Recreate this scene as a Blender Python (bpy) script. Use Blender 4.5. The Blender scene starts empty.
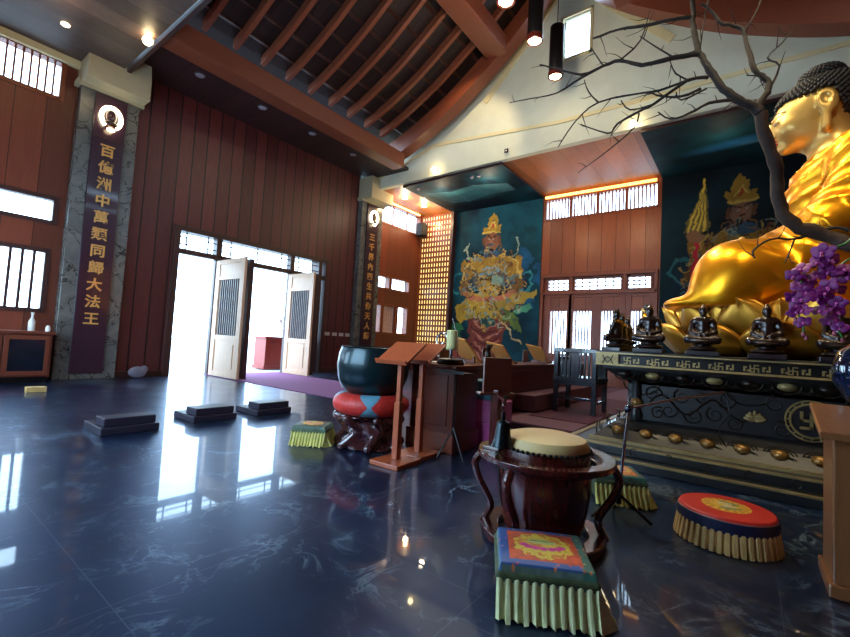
import bpy, math, random
import numpy as np
from mathutils import Vector, Matrix, Euler
random.seed(7); rng = np.random.default_rng(7)
PI = math.pi
sc = bpy.context.scene
COL = sc.collection

# ------------------------------------------------------------------ mesh builder
class MB:
    def __init__(s): s.v = []; s.f = []; s.m = []; s.mi = 0
    def add(s, vs, fs, M=None):
        o = len(s.v)
        for p in vs: s.v.append(tuple(M @ Vector(p)) if M is not None else tuple(p))
        for f in fs: s.f.append([i + o for i in f]); s.m.append(s.mi)
        return s
    def box(s, x0, y0, z0, x1, y1, z1, M=None):
        vs = [(x0,y0,z0),(x1,y0,z0),(x1,y1,z0),(x0,y1,z0),(x0,y0,z1),(x1,y0,z1),(x1,y1,z1),(x0,y1,z1)]
        return s.add(vs, [(0,3,2,1),(4,5,6,7),(0,1,5,4),(1,2,6,5),(2,3,7,6),(3,0,4,7)], M)
    def lathe(s, prof, n=32, M=None, cap=True):
        vs = []; fs = []
        for r, z in prof:
            for i in range(n):
                a = 2*PI*i/n; vs.append((r*math.cos(a), r*math.sin(a), z))
        for j in range(len(prof)-1):
            for i in range(n):
                k = (i+1) % n
                fs.append((j*n+i, j*n+k, (j+1)*n+k, (j+1)*n+i))
        if cap:
            fs.append(tuple(range(n-1, -1, -1))); o = (len(prof)-1)*n; fs.append(tuple(range(o, o+n)))
        return s.add(vs, fs, M)
    def tube(s, pts, r, n=8, closed=False, M=None):
        pts = [Vector(p) for p in pts]; N = len(pts)
        rs = r if isinstance(r, (list, tuple)) else [r]*N
        vs = []; fs = []; up = Vector((0,0,1)); prev = None
        for i, p in enumerate(pts):
            if closed: t = pts[(i+1) % N] - pts[i-1]
            else: t = pts[min(i+1,N-1)] - pts[max(i-1,0)]
            if t.length < 1e-9: t = Vector((0,0,1))
            t.normalize()
            if prev is None:
                a = t.cross(up)
                if a.length < .1: a = t.cross(Vector((1,0,0)))
            else: a = prev - t*prev.dot(t)
            a.normalize(); b = t.cross(a); prev = a
            for k in range(n):
                q = 2*PI*k/n; vs.append(p + (a*math.cos(q) + b*math.sin(q))*rs[i])
        for i in range(N if closed else N-1):
            j = (i+1) % N
            for k in range(n):
                l = (k+1) % n; fs.append((i*n+k, i*n+l, j*n+l, j*n+k))
        if not closed: fs.append(tuple(range(n-1,-1,-1))); fs.append(tuple(range((N-1)*n, N*n)))
        return s.add(vs, fs, M)
    def ell(s, c, r, nu=12, nv=8, M=None):
        if not isinstance(r, (tuple, list)): r = (r,r,r)
        vs = [(c[0],c[1],c[2]-r[2])]; fs = []
        for j in range(1, nv):
            t = -PI/2 + PI*j/nv
            for i in range(nu):
                a = 2*PI*i/nu; vs.append((c[0]+r[0]*math.cos(t)*math.cos(a), c[1]+r[1]*math.cos(t)*math.sin(a), c[2]+r[2]*math.sin(t)))
        vs.append((c[0],c[1],c[2]+r[2])); L = len(vs)-1
        for i in range(nu):
            k = (i+1) % nu; fs.append((0, 1+k, 1+i)); fs.append((L, L-nu+i, L-nu+k))
            for j in range(nv-2):
                o = 1+j*nu; fs.append((o+i, o+k, o+nu+k, o+nu+i))
        return s.add(vs, fs, M)
    def prism(s, poly, d, M=None):      # polygon (x,z) extruded along y by d
        n = len(poly)
        vs = [(x,0,z) for x,z in poly] + [(x,d,z) for x,z in poly]
        fs = [tuple(range(n)), tuple(range(2*n-1, n-1, -1))] + [(i, n+i, n+(i+1)%n, (i+1)%n) for i in range(n)]
        return s.add(vs, fs, M)
    def build(s, name, mat, parent=None, smooth=False, bevel=0, loc=None, rz=0, seg=2):
        me = bpy.data.meshes.new(name); me.from_pydata(s.v, [], s.f)
        import bmesh
        bm = bmesh.new(); bm.from_mesh(me); bmesh.ops.recalc_face_normals(bm, faces=bm.faces); bm.to_mesh(me); bm.free()
        mats = mat if isinstance(mat, (list, tuple)) else [mat]
        for m in mats: me.materials.append(m)
        if len(mats) > 1: me.polygons.foreach_set('material_index', s.m)
        if smooth:
            me.polygons.foreach_set('use_smooth', [True]*len(me.polygons))
            try: me.set_sharp_from_angle(angle=math.radians(40))
            except Exception: pass
        o = bpy.data.objects.new(name, me); COL.objects.link(o)
        if parent: o.parent = parent
        if loc: o.location = loc
        if rz: o.rotation_euler = (0,0,rz)
        if bevel:
            b = o.modifiers.new('b', 'BEVEL'); b.width = bevel; b.segments = seg; b.limit_method = 'ANGLE'
        return o
def tag(o, label, cat, group=None, kind=None):
    if label: o['label'] = label
    if cat: o['category'] = cat
    if group: o['group'] = group
    if kind: o['kind'] = kind
    return o
def thing(name, label, cat, loc=(0,0,0), rz=0, group=None):
    o = bpy.data.objects.new(name, None); COL.objects.link(o); o.location = loc; o.rotation_euler = (0,0,rz)
    o.empty_display_size = .1
    return tag(o, label, cat, group)
def struct(o): o['kind'] = 'structure'; return o
def dup(o, loc=None, rz=None, label=None, scale=None, parent=None):
    c = o.copy(); COL.objects.link(c)
    if parent: c.parent = parent
    for ch in list(o.children): dup(ch, parent=c)
    if loc: c.location = loc
    if rz is not None: c.rotation_euler = (0,0,rz)
    if label: c['label'] = label
    if scale: c.scale = (scale,)*3
    return c
T = Matrix.Translation
def R(a, ax): return Matrix.Rotation(a, 4, ax)

# ------------------------------------------------------------------ materials
def srgb(c): return tuple(((x/255)/12.92 if x/255 <= .04045 else ((x/255+.055)/1.055)**2.4) for x in c)
MATS = {}
def newmat(name):
    m = bpy.data.materials.new(name); m.use_nodes = True
    nt = m.node_tree; b = nt.nodes['Principled BSDF']; return m, nt, b
def nd(nt, t, **k):
    n = nt.nodes.new(t)
    for a, v in k.items():
        if a in ('operation','noise_dimensions','feature','blend_type','data_type','attribute_name','bands_direction','wave_type','interpolation_type','voronoi_dimensions','distance'): setattr(n, a, v)
        else: n.inputs[a.replace('_',' ')].default_value = v
    return n
def L(nt, a, b): nt.links.new(a, b)
def mixc(nt, fac, a, b):
    n = nt.nodes.new('ShaderNodeMix'); n.data_type = 'RGBA'
    for s_, v in ((n.inputs[0], fac), (n.inputs[6], a), (n.inputs[7], b)):
        if hasattr(v, 'links'): nt.links.new(v, s_)
        else: s_.default_value = (tuple(v)+(1,)) if isinstance(v, tuple) and len(v) == 3 else v
    return n.outputs[2]
def mth(nt, op, a, b=None):
    n = nt.nodes.new('ShaderNodeMath'); n.operation = op
    for i, v in enumerate((a, b)):
        if v is None: continue
        if hasattr(v, 'links'): nt.links.new(v, n.inputs[i])
        else: n.inputs[i].default_value = v
    return n.outputs[0]
def plain(name, c, rough=.5, metal=0, var=.15, scale=6, bump=0, coat=0, spec=.5, emit=0, stretch=None):
    if name in MATS: return MATS[name]
    m, nt, b = newmat(name); c = srgb(c) if max(c) > 1.01 else c
    tc = nd(nt, 'ShaderNodeTexCoord'); mp = nd(nt, 'ShaderNodeMapping'); L(nt, tc.outputs['Object'], mp.inputs[0])
    if stretch: mp.inputs['Scale'].default_value = stretch
    nz = nd(nt, 'ShaderNodeTexNoise', Scale=scale, Detail=4.0); L(nt, mp.outputs[0], nz.inputs[0])
    lo = tuple(x*(1-var) for x in c); hi = tuple(min(1, x*(1+var)) for x in c)
    rp = mth(nt, 'MULTIPLY_ADD', nz.outputs[0], 2.0); rp.node.inputs[2].default_value = -.5; rp.node.use_clamp = True
    L(nt, mixc(nt, rp, lo, hi), b.inputs['Base Color'])
    b.inputs['Roughness'].default_value = rough; b.inputs['Metallic'].default_value = metal
    b.inputs['Coat Weight'].default_value = coat; b.inputs['Coat Roughness'].default_value = .06
    b.inputs['Specular IOR Level'].default_value = spec
    if bump:
        bp = nd(nt, 'ShaderNodeBump', Strength=bump, Distance=.01); L(nt, nz.outputs[0], bp.inputs['Height']); L(nt, bp.outputs[0], b.inputs['Normal'])
    if emit:
        b.inputs['Emission Color'].default_value = c+(1,); b.inputs['Emission Strength'].default_value = emit
    MATS[name] = m; return m
def wood(name, c1, c2, axis='X', width=.3, groove=.03, rough=.45, grain=(1,1,1), gc=None, off=0.0, seam=None, coat=.0):
    m, nt, b = newmat(name); c1 = srgb(c1); c2 = srgb(c2)
    tc = nd(nt, 'ShaderNodeTexCoord'); sp = nd(nt, 'ShaderNodeSeparateXYZ'); L(nt, tc.outputs['Object'], sp.inputs[0])
    mp = nd(nt, 'ShaderNodeMapping'); mp.inputs['Scale'].default_value = grain; L(nt, tc.outputs['Object'], mp.inputs[0])
    nz = nd(nt, 'ShaderNodeTexNoise', Scale=5.0, Detail=6.0, Roughness=.65, Distortion=.6); L(nt, mp.outputs[0], nz.inputs[0])
    col = mixc(nt, nz.outputs[0], c1, c2)
    if width:
        u = mth(nt, 'ADD', mth(nt, 'DIVIDE', sp.outputs[axis], width), off)
        fl = mth(nt, 'FLOOR', u); fr = mth(nt, 'FRACT', u)
        wn = nd(nt, 'ShaderNodeTexWhiteNoise'); wn.noise_dimensions = '1D'; L(nt, fl, wn.inputs['W'])
        hs = nd(nt, 'ShaderNodeHueSaturation'); L(nt, col, hs.inputs['Color'])
        L(nt, mth(nt, 'ADD', mth(nt, 'MULTIPLY', wn.outputs[0], .55), .7), hs.inputs['Value'])
        e = mth(nt, 'LESS_THAN', mth(nt, 'ABSOLUTE', mth(nt, 'SUBTRACT', fr, .5)), .5-groove)
        col = mixc(nt, e, tuple(x*.12 for x in c1), hs.outputs[0])
        bp = nd(nt, 'ShaderNodeBump', Strength=.6, Distance=.02); L(nt, e, bp.inputs['Height']); L(nt, bp.outputs[0], b.inputs['Normal'])
    L(nt, col, b.inputs['Base Color']); b.inputs['Roughness'].default_value = rough
    b.inputs['Coat Weight'].default_value = coat; b.inputs['Coat Roughness'].default_value = .1
    MATS[name] = m; return m
def emis(name, c, s):
    m = bpy.data.materials.new(name); m.use_nodes = True; nt = m.node_tree
    b = nt.nodes['Principled BSDF']; b.inputs['Base Color'].default_value = (.8,.8,.8,1)
    b.inputs['Emission Color'].default_value = srgb(c)+(1,); b.inputs['Emission Strength'].default_value = s; return m
def vcol(name, rough=.6, metal=0, bump=0, coat=0):
    m, nt, b = newmat(name); a = nd(nt, 'ShaderNodeAttribute', attribute_name='Col')
    L(nt, a.outputs['Color'], b.inputs['Base Color']); b.inputs['Roughness'].default_value = rough; b.inputs['Metallic'].default_value = metal
    b.inputs['Coat Weight'].default_value = coat
    if bump:
        nz = nd(nt, 'ShaderNodeTexNoise', Scale=60.0); bp = nd(nt, 'ShaderNodeBump', Strength=bump, Distance=.01)
        L(nt, nz.outputs[0], bp.inputs['Height']); L(nt, bp.outputs[0], b.inputs['Normal'])
    return m

def floor_mat():
    m, nt, b = newmat('black_marble')
    tc = nd(nt, 'ShaderNodeTexCoord'); sp = nd(nt, 'ShaderNodeSeparateXYZ'); L(nt, tc.outputs['Object'], sp.inputs[0])
    j = None
    for ax, o in (('X', .37), ('Y', .12)):
        fr = mth(nt, 'FRACT', mth(nt, 'ADD', mth(nt, 'DIVIDE', sp.outputs[ax], 1.2), o))
        e = mth(nt, 'LESS_THAN', fr, .0045); j = e if j is None else mth(nt, 'MAXIMUM', j, e)
    def vein(scale, dist, w):
        n1 = nd(nt, 'ShaderNodeTexNoise', Scale=scale*.8, Detail=5.0, Roughness=.6); L(nt, tc.outputs['Object'], n1.inputs[0])
        n2 = nd(nt, 'ShaderNodeTexNoise', Scale=scale, Detail=6.0, Roughness=.62, Distortion=dist); L(nt, tc.outputs['Object'], n2.inputs[0])
        d = mth(nt, 'ABSOLUTE', mth(nt, 'SUBTRACT', n2.outputs[0], .5))
        a = mth(nt, 'MULTIPLY_ADD', d, -1.0/w); a.node.inputs[2].default_value = 1.0; a.node.use_clamp = True
        g = mth(nt, 'MULTIPLY_ADD', n1.outputs[0], 5.0); g.node.inputs[2].default_value = -2.4; g.node.use_clamp = True
        return mth(nt, 'MULTIPLY', a, g)
    v = mth(nt, 'MAXIMUM', vein(.9, 1.2, .008), mth(nt, 'MULTIPLY', vein(2.6, .8, .03), .4))
    cl = nd(nt, 'ShaderNodeTexNoise', Scale=1.7, Detail=6.0, Roughness=.6); L(nt, tc.outputs['Object'], cl.inputs[0])
    base = mixc(nt, cl.outputs[0], (.001,.003,.009), (.006,.018,.05))  # blue glare on the black marble put into its base colour and tints
    base = mixc(nt, v, base, (.30,.42,.50))
    base = mixc(nt, mth(nt, 'MULTIPLY', j, .8), base, (.05,.06,.09))
    L(nt, base, b.inputs['Base Color'])
    sc_ = nd(nt, 'ShaderNodeTexNoise', Scale=9.0, Detail=5.0); L(nt, tc.outputs['Object'], sc_.inputs[0])
    L(nt, mth(nt, 'MULTIPLY_ADD', cl.outputs[0], .22), b.inputs['Roughness'])
    b.inputs['Roughness'].links[0].from_node.inputs[2].default_value = .24; b.inputs['Specular Tint'].default_value = (.10,.30,1,1)
    b.inputs['Specular IOR Level'].default_value = .6
    b.inputs['Coat Weight'].default_value = .5; b.inputs['Coat Roughness'].default_value = .03; b.inputs['Coat Tint'].default_value = (.8,.9,1,1); b.inputs['Coat IOR'].default_value = 1.55
    bp = nd(nt, 'ShaderNodeBump', Strength=.05, Distance=.01); L(nt, sc_.outputs[0], bp.inputs['Height']); L(nt, bp.outputs[0], b.inputs['Normal'])
    return m
def marble_grey():
    m, nt, b = newmat('grey_veined_marble')
    tc = nd(nt, 'ShaderNodeTexCoord')
    n = nd(nt, 'ShaderNodeTexNoise', Scale=1.4, Detail=8.0, Roughness=.65, Distortion=1.4); L(nt, tc.outputs['Object'], n.inputs[0])
    c = mixc(nt, n.outputs[0], srgb((40,46,56)), srgb((134,130,120)))
    n2 = nd(nt, 'ShaderNodeTexNoise', Scale=2.2, Detail=5.0, Distortion=.9); L(nt, tc.outputs['Object'], n2.inputs[0])
    a = mth(nt, 'MULTIPLY_ADD', mth(nt, 'ABSOLUTE', mth(nt, 'SUBTRACT', n2.outputs[0], .5)), -55.0); a.node.inputs[2].default_value = 1.0; a.node.use_clamp = True
    L(nt, mixc(nt, a, c, srgb((30,24,26))), b.inputs['Base Color']); b.inputs['Roughness'].default_value = .25
    return m
FLOOR = floor_mat(); MARBLE = marble_grey()
W_WALL = wood('red_brown_plank', (60,24,28), (116,52,48), 'X', .36, .05, .40, (6,6,.5))
W_BACK = wood('orange_brown_panel', (112,52,26), (160,84,44), 'Y', .46, .012, .4, (5,5,.4))
W_BAY = wood('orange_brown_bay_panel', (92,40,26), (132,62,38), 'X', .5, .012, .4, (5,5,.4))
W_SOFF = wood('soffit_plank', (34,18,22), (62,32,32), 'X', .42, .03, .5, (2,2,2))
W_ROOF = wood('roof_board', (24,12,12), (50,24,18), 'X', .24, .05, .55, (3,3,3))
W_BEAM = wood('beam_wood', (92,42,28), (138,70,42), None, 0, 0, .42, (.6,6,6))
W_RAFT = wood('rafter_wood', (104,50,32), (146,78,48), None, 0, 0, .45, (6,.7,.7))
W_NCEIL = wood('niche_ceiling_board', (128,72,34), (172,104,58), 'Y', .5, .008, .5, (1,1,1))
W_LCEIL = wood('left_ceiling_board', (60,46,44), (104,84,76), 'Y', .5, .008, .5, (1,1,1))
W_FRAME = wood('window_frame_wood', (96,42,22), (150,76,42), None, 0, 0, .4, (6,6,.8))
W_DARK = wood('dark_window_frame', (46,24,24), (74,40,34), None, 0, 0, .4, (6,6,.8))
W_LEAF = wood('door_leaf_wood', (190,140,104), (226,186,150), None, 0, 0, .42, (6,6,.8))
W_STAND = wood('reading_stand_wood', (140,62,34), (186,96,56), None, 0, 0, .35, (5,5,.8), coat=.3)
W_CAB = wood('cabinet_wood', (74,30,22), (110,52,36), None, 0, 0, .32, (5,5,.8), coat=.3)
W_DESK = wood('desk_wood', (90,38,26), (132,66,42), None, 0, 0, .35, (.8,5,5), coat=.2)
W_BOOK = wood('book_board_wood', (200,124,54), (240,176,96), None, 0, 0, .35, (1,5,5), coat=.3)
W_DRUM = wood('drum_wood', (48,14,14), (84,28,24), None, 0, 0, .22, (5,5,.8), coat=.7)
W_RED = wood('red_desk_wood', (120,34,26), (160,54,40), None, 0, 0, .4, (5,5,.8))
W_POST = wood('podium_wood', (104,62,34), (148,98,58), None, 0, 0, .35, (6,6,.6), coat=.3)
PLASTER = plain('cream_plaster', (206,206,184), .7, var=.05, scale=3)
CAPM = plain('shaded_plaster_capital', (168,156,126), .7, var=.05)  # same plaster as the gable, its shade put into a darker tan
TRIM = plain('yellow_cream_trim', (214,198,150), .6, var=.05)
COUPLET = plain('dark_purple_board', (50,22,40), .3, var=.1, coat=.4)
GOLDL = plain('gold_letter', (226,170,96), .35, .3, var=.1)
CARPET = plain('plum_carpet', (92,48,66), .9, var=.25, scale=40, bump=.3)
CARPET2 = plain('mauve_bench_and_lit_carpet', (120,84,98), .9, var=.15, scale=40, bump=.3)
RUG = plain('purple_rug', (128,70,120), .95, var=.15, scale=30, bump=.3)
SPKM = plain('matte_black', (20,20,22), .8, var=.1)
BLACK = plain('black_metal', (16,16,18), .35, .4, var=.1)
DARKFR = plain('dark_bench_wood', (26,18,26), .35, var=.2, coat=.3)
CHROME = plain('steel', (180,184,190), .2, 1, var=.05)
CHAIRM = plain('blue_black_wood', (34,44,56), .25, var=.2, coat=.5)
BRONZE = plain('dark_bronze', (40,32,26), .32, .55, var=.45, scale=14, bump=.15)
ALTD = plain('black_carved_wood', (26,29,32), .38, .1, var=.45, scale=8, bump=.25, coat=.2)
ALTG = plain('gilded_relief', (158,134,84), .42, .45, var=.35, scale=12)
ALTG2 = plain('dull_gold_edge', (146,126,84), .45, .4, var=.25, scale=10)
ALTB = plain('gilded_boss', (140,102,50), .35, .5, var=.3, scale=7)
GOLD = plain('polished_gold', (250,168,30), .30, .88, var=.1, scale=3)
GOLDF = plain('pale_gold_skin', (196,164,92), .36, .5, var=.06, scale=3)
GOLDP = plain('lotus_gold', (196,144,50), .36, .75, var=.12, scale=3)
HAIR = plain('blue_black_hair', (16,20,30), .6, var=.2)
LIP = plain('red_lip', (190,40,34), .4)
EYEW = plain('eye_white', (220,220,206), .3)
STAT = plain('dark_statue_bronze', (34,20,18), .28, .35, var=.35, scale=20, coat=.4)
BOWL = plain('teal_black_bronze', (20,44,50), .3, .55, var=.25, scale=5, coat=.3)
REDC = plain('red_brocade', (190,44,36), .5, var=.35, scale=28, bump=.3)
BLUEC = plain('pale_blue_satin', (96,150,170), .45, var=.15)
ROOTW = plain('purple_brown_carved_wood', (66,32,34), .22, var=.4, scale=7, coat=.8)
YELF = plain('yellow_green_pleats', (198,190,104), .6, var=.2, scale=12)
GREENF = plain('green_gold_brocade', (70,86,58), .6, var=.5, scale=26, bump=.3)
CREAMF = plain('pale_green_pleats', (204,212,160), .6, var=.2, scale=12)
BEIGEF = plain('beige_pleats', (204,168,104), .6, var=.25, scale=9)
PLEATB = plain('dark_band', (28,34,70), .5, var=.4, scale=30)
SKIN = plain('drum_skin', (216,188,128), .5, var=.1, scale=4)
BELLM = plain('black_bell', (26,38,42), .25, .7, var=.2)
SLAB = plain('dark_kneeler_pad', (34,28,44), .5, var=.15)
WHITEP = plain('white_paper', (226,220,214), .7, var=.03)
PINK = plain('pink_cloth', (206,88,158), .6, var=.15)
TEALC = plain('teal_cloth', (60,120,136), .6, var=.3, scale=20)
BLUEV = plain('dark_blue_glaze', (14,30,58), .06, var=.3, coat=1)
BARK = plain('dark_bark', (30,22,20), .75, var=.35, scale=20, bump=.5)
BARK2 = plain('brown_bark', (58,40,30), .75, var=.3, scale=20, bump=.5)
ORCH = plain('purple_orchid_petal', (112,10,104), .5, var=.3, scale=30)
ORCHC = plain('orchid_throat', (180,80,160), .5)
ORCHB = plain('orchid_bud', (150,70,90), .5)
LEAFG = plain('leaf_green', (40,110,50), .4)
STONE = plain('outdoor_paving', (170,170,170), .8, var=.1)
GREYPL = plain('grey_plastic', (60,60,64), .5)
SWITCH = plain('switch_plate', (196,190,196), .4, var=.03)
BULB = emis('warm_bulb', (255,226,170), 30)
BULB2 = emis('warm_small_bulb_and_reflection', (255,226,170), 9)
RING = emis('halo_lamp', (255,240,196), 7)
COVE = emis('cove_strip', (255,178,70), 3.2)
OFFL = plain('unlit_downlight_glass', (150,140,150), .3)
CURT = plain('pinkish_curtain', (214,178,168), .8, var=.05)
SKYGL = None

# ------------------------------------------------------------------ painting onto vertex colours
class Canvas:
    def __init__(s, w, h, nx, nz):
        s.w, s.h, s.nx, s.nz = w, h, nx, nz
        s.X, s.Z = np.meshgrid(np.linspace(0, w, nx), np.linspace(0, h, nz))
        s.c = np.zeros((nz, nx, 3))
        s.X0, s.Z0 = s.X, s.Z; s.N = s.noise(4) ; s.N2 = s.noise(14)
    def noise(s, k, seed=None):
        r = np.random.default_rng(seed if seed is not None else int(k*13)); o = np.zeros((s.nz, s.nx)); amp = 1; tot = 0
        for i in range(5):
            a = max(2, int(k*s.w/s.h*2**i)+2); b = max(2, int(k*2**i)+2); g = r.random((b+1, a+1))
            u = s.X/s.w*(a-1); v = s.Z/s.h*(b-1); iu = np.clip(u.astype(int),0,a-1); iv = np.clip(v.astype(int),0,b-1); fu = u-iu; fv = v-iv
            fu = fu*fu*(3-2*fu); fv = fv*fv*(3-2*fv)
            o += amp*((g[iv,iu]*(1-fu)+g[iv,iu+1]*fu)*(1-fv)+(g[iv+1,iu]*(1-fu)+g[iv+1,iu+1]*fu)*fv); tot += amp; amp *= .55
        return o/tot
    def put(s, mask, col, var=.35):
        col = np.array(srgb(col)); t = (1-var) + 2*var*s.N2
        s.c = s.c*(1-mask[...,None]) + (col[None,None]*t[...,None])*mask[...,None]
    def ell(s, x, z, rx, rz, col, rot=0, soft=.12, var=.35, a=1):
        dx = s.X-x; dz = s.Z-z; c, n = math.cos(rot), math.sin(rot)
        d = np.sqrt(((dx*c+dz*n)/rx)**2 + ((-dx*n+dz*c)/rz)**2); s.put(np.clip((1-d)/soft, 0, 1)*a, col, var)
    def poly(s, pts, col, var=.35, a=1):
        m = np.zeros(s.X.shape, bool); n = len(pts)
        for i in range(n):
            x1, z1 = pts[i]; x2, z2 = pts[(i+1) % n]
            if z1 == z2: continue
            cr = ((z1 > s.Z) != (z2 > s.Z)) & (s.X < (x2-x1)*(s.Z-z1)/(z2-z1)+x1); m ^= cr
        s.put(m*float(a), col, var)
    def line(s, pts, w, col, var=.25, a=1):
        for (x1,z1),(x2,z2) in zip(pts[:-1], pts[1:]):
            dx, dz = x2-x1, z2-z1; q = dx*dx+dz*dz+1e-9
            t = np.clip(((s.X-x1)*dx+(s.Z-z1)*dz)/q, 0, 1); d = np.hypot(s.X-x1-t*dx, s.Z-z1-t*dz)
            s.put(np.clip((w-d)/(w*.4), 0, 1)*a, col, var)
    def mesh(s, name, mat, fn, parent=None):   # fn(X,Z)->xyz array
        P = fn(s.X0, s.Z0).reshape(-1, 3); nx, nz = s.nx, s.nz
        i = np.arange(nx*nz).reshape(nz, nx); F = np.stack([i[:-1,:-1], i[:-1,1:], i[1:,1:], i[1:,:-1]], -1).reshape(-1, 4)
        me = npmesh(name, P, F); me.materials.append(mat)
        at = me.color_attributes.new('Col', 'FLOAT_COLOR', 'POINT')
        at.data.foreach_set('color', np.concatenate([np.clip(s.c,0,1).reshape(-1,3), np.ones((nx*nz,1))], 1).ravel().astype(np.float32))
        o = bpy.data.objects.new(name, me); COL.objects.link(o)
        if parent: o.parent = parent
        return o
def npmesh(name, P, F, smooth=False):
    me = bpy.data.meshes.new(name)
    me.vertices.add(len(P)); me.vertices.foreach_set('co', np.asarray(P, np.float32).ravel())
    me.loops.add(F.size); me.loops.foreach_set('vertex_index', F.ravel().astype(np.int32))
    me.polygons.add(len(F)); me.polygons.foreach_set('loop_start', (np.arange(len(F))*F.shape[1]).astype(np.int32))
    if smooth: me.polygons.foreach_set('use_smooth', np.ones(len(F), bool))
    me.update(calc_edges=True); me.validate(); return me

# ------------------------------------------------------------------ signed-distance modelling
def surfnet(f, lo, hi, h):
    ax = [np.arange(lo[i], hi[i]+h, h) for i in range(3)]
    X, Y, Z = np.meshgrid(*ax, indexing='ij'); V = f(X, Y, Z); S = V < 0
    n = [len(a)-1 for a in ax]; acc = np.zeros(n+[3]); cnt = np.zeros(n)
    cs = [(i,j,k) for i in (0,1) for j in (0,1) for k in (0,1)]
    def sub(A, c): return A[c[0]:c[0]+n[0], c[1]:c[1]+n[1], c[2]:c[2]+n[2]]
    for a in cs:
        for d in range(3):
            if a[d]: continue
            b = list(a); b[d] = 1
            va, vb = sub(V, a), sub(V, b); cr = (va < 0) != (vb < 0)
            t = np.where(cr, va/np.where(cr, va-vb, 1), 0)
            for e in range(3): acc[..., e] += cr*(a[e] + (t if e == d else 0))
            cnt += cr
    act = cnt > 0; idx = -np.ones(n, int); idx[act] = np.arange(act.sum())
    I = np.argwhere(act); P = (I + acc[act]/cnt[act][:,None])*h + np.array(lo)
    F = []
    for d in range(3):
        e = [[0,0,0],[0,0,0],[0,0,0],[0,0,0]]; u, v = (d+1) % 3, (d+2) % 3
        sl = [slice(1, n[q]) for q in range(3)]; sl[d] = slice(0, n[d]); s2 = list(sl); s2[d] = slice(1, n[d]+1)
        A = S[tuple(sl)]; B = S[tuple(s2)]; W = np.argwhere(A != B); off = np.array([0 if q == d else 1 for q in range(3)])
        if not len(W): continue
        q = W + off; flip = A[tuple(W.T)]
        def g(du, dv):
            r = q.copy(); r[:, u] -= du; r[:, v] -= dv; return idx[tuple(r.T)]
        quad = np.stack([g(1,1), g(0,1), g(0,0), g(1,0)], 1); quad[~flip] = quad[~flip][:, ::-1]; F.append(quad)
    return P, np.concatenate(F)
def smin(a, b, k):
    h = np.clip(.5+.5*(b-a)/k, 0, 1); return b*(1-h)+a*h-k*h*(1-h)
def s_ell(X, Y, Z, c, r):
    k = np.sqrt(((X-c[0])/r[0])**2+((Y-c[1])/r[1])**2+((Z-c[2])/r[2])**2)
    k1 = np.sqrt(((X-c[0])/r[0]**2)**2+((Y-c[1])/r[1]**2)**2+((Z-c[2])/r[2]**2)**2)+1e-9
    return k*(k-1)/k1
def s_cap(X, Y, Z, a, b, ra, rb):
    a = np.array(a, float); b = np.array(b, float); d = b-a
    t = np.clip(((X-a[0])*d[0]+(Y-a[1])*d[1]+(Z-a[2])*d[2])/(d@d), 0, 1)
    return np.sqrt((X-a[0]-t*d[0])**2+(Y-a[1]-t*d[1])**2+(Z-a[2]-t*d[2])**2)-(ra+(rb-ra)*t)
def sdfobj(name, f, lo, hi, h, mat, parent=None):
    P, F = surfnet(f, lo, hi, h); me = npmesh(name, P, F, True)
    for m in (mat if isinstance(mat, list) else [mat]): me.materials.append(m)
    o = bpy.data.objects.new(name, me); COL.objects.link(o)
    if parent: o.parent = parent
    return o

# ================================================================== CAMERA, WORLD
yaw, pit, rol = map(math.radians, (37.395, 3.175, 3.135))
Fv = Vector((math.cos(yaw)*math.cos(pit), math.sin(yaw)*math.cos(pit), math.sin(pit)))
Rv = Vector((math.sin(yaw), -math.cos(yaw), 0)); Uv = Rv.cross(Fv)
R2 = Rv*math.cos(rol) + Uv*math.sin(rol); U2 = -Rv*math.sin(rol) + Uv*math.cos(rol)
cd = bpy.data.cameras.new('camera'); cam = bpy.data.objects.new('camera', cd); COL.objects.link(cam)
cam.matrix_world = Matrix(((R2.x,U2.x,-Fv.x,0),(R2.y,U2.y,-Fv.y,0),(R2.z,U2.z,-Fv.z,1.25),(0,0,0,1)))
cd.sensor_width = 36; cd.lens = 426.09/850*36; cd.clip_start = .05; cd.clip_end = 300
sc.camera = cam
w = bpy.data.worlds.new('daylight'); sc.world = w; w.use_nodes = True
w.node_tree.nodes['Background'].inputs[0].default_value = (.52,.76,1.0,1); w.node_tree.nodes['Background'].inputs[1].default_value = 11.0
sc.view_settings.view_transform = 'Standard'; sc.view_settings.look = 'None'; sc.view_settings.gamma = 1
sc.view_settings.use_curve_mapping = False; sc.view_settings.exposure = 0.18

gm = bpy.data.materials.new('window_glass'); gm.use_nodes = True; nt = gm.node_tree; nt.nodes.clear()
o_ = nt.nodes.new('ShaderNodeOutputMaterial'); mx = nt.nodes.new('ShaderNodeMixShader'); mx.inputs[0].default_value = .06
a_ = nt.nodes.new('ShaderNodeBsdfTransparent'); b_ = nt.nodes.new('ShaderNodeBsdfGlossy'); b_.inputs['Roughness'].default_value = .03
nt.links.new(a_.outputs[0], mx.inputs[1]); nt.links.new(b_.outputs[0], mx.inputs[2]); nt.links.new(mx.outputs[0], o_.inputs[0])
GLASS = gm

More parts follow.
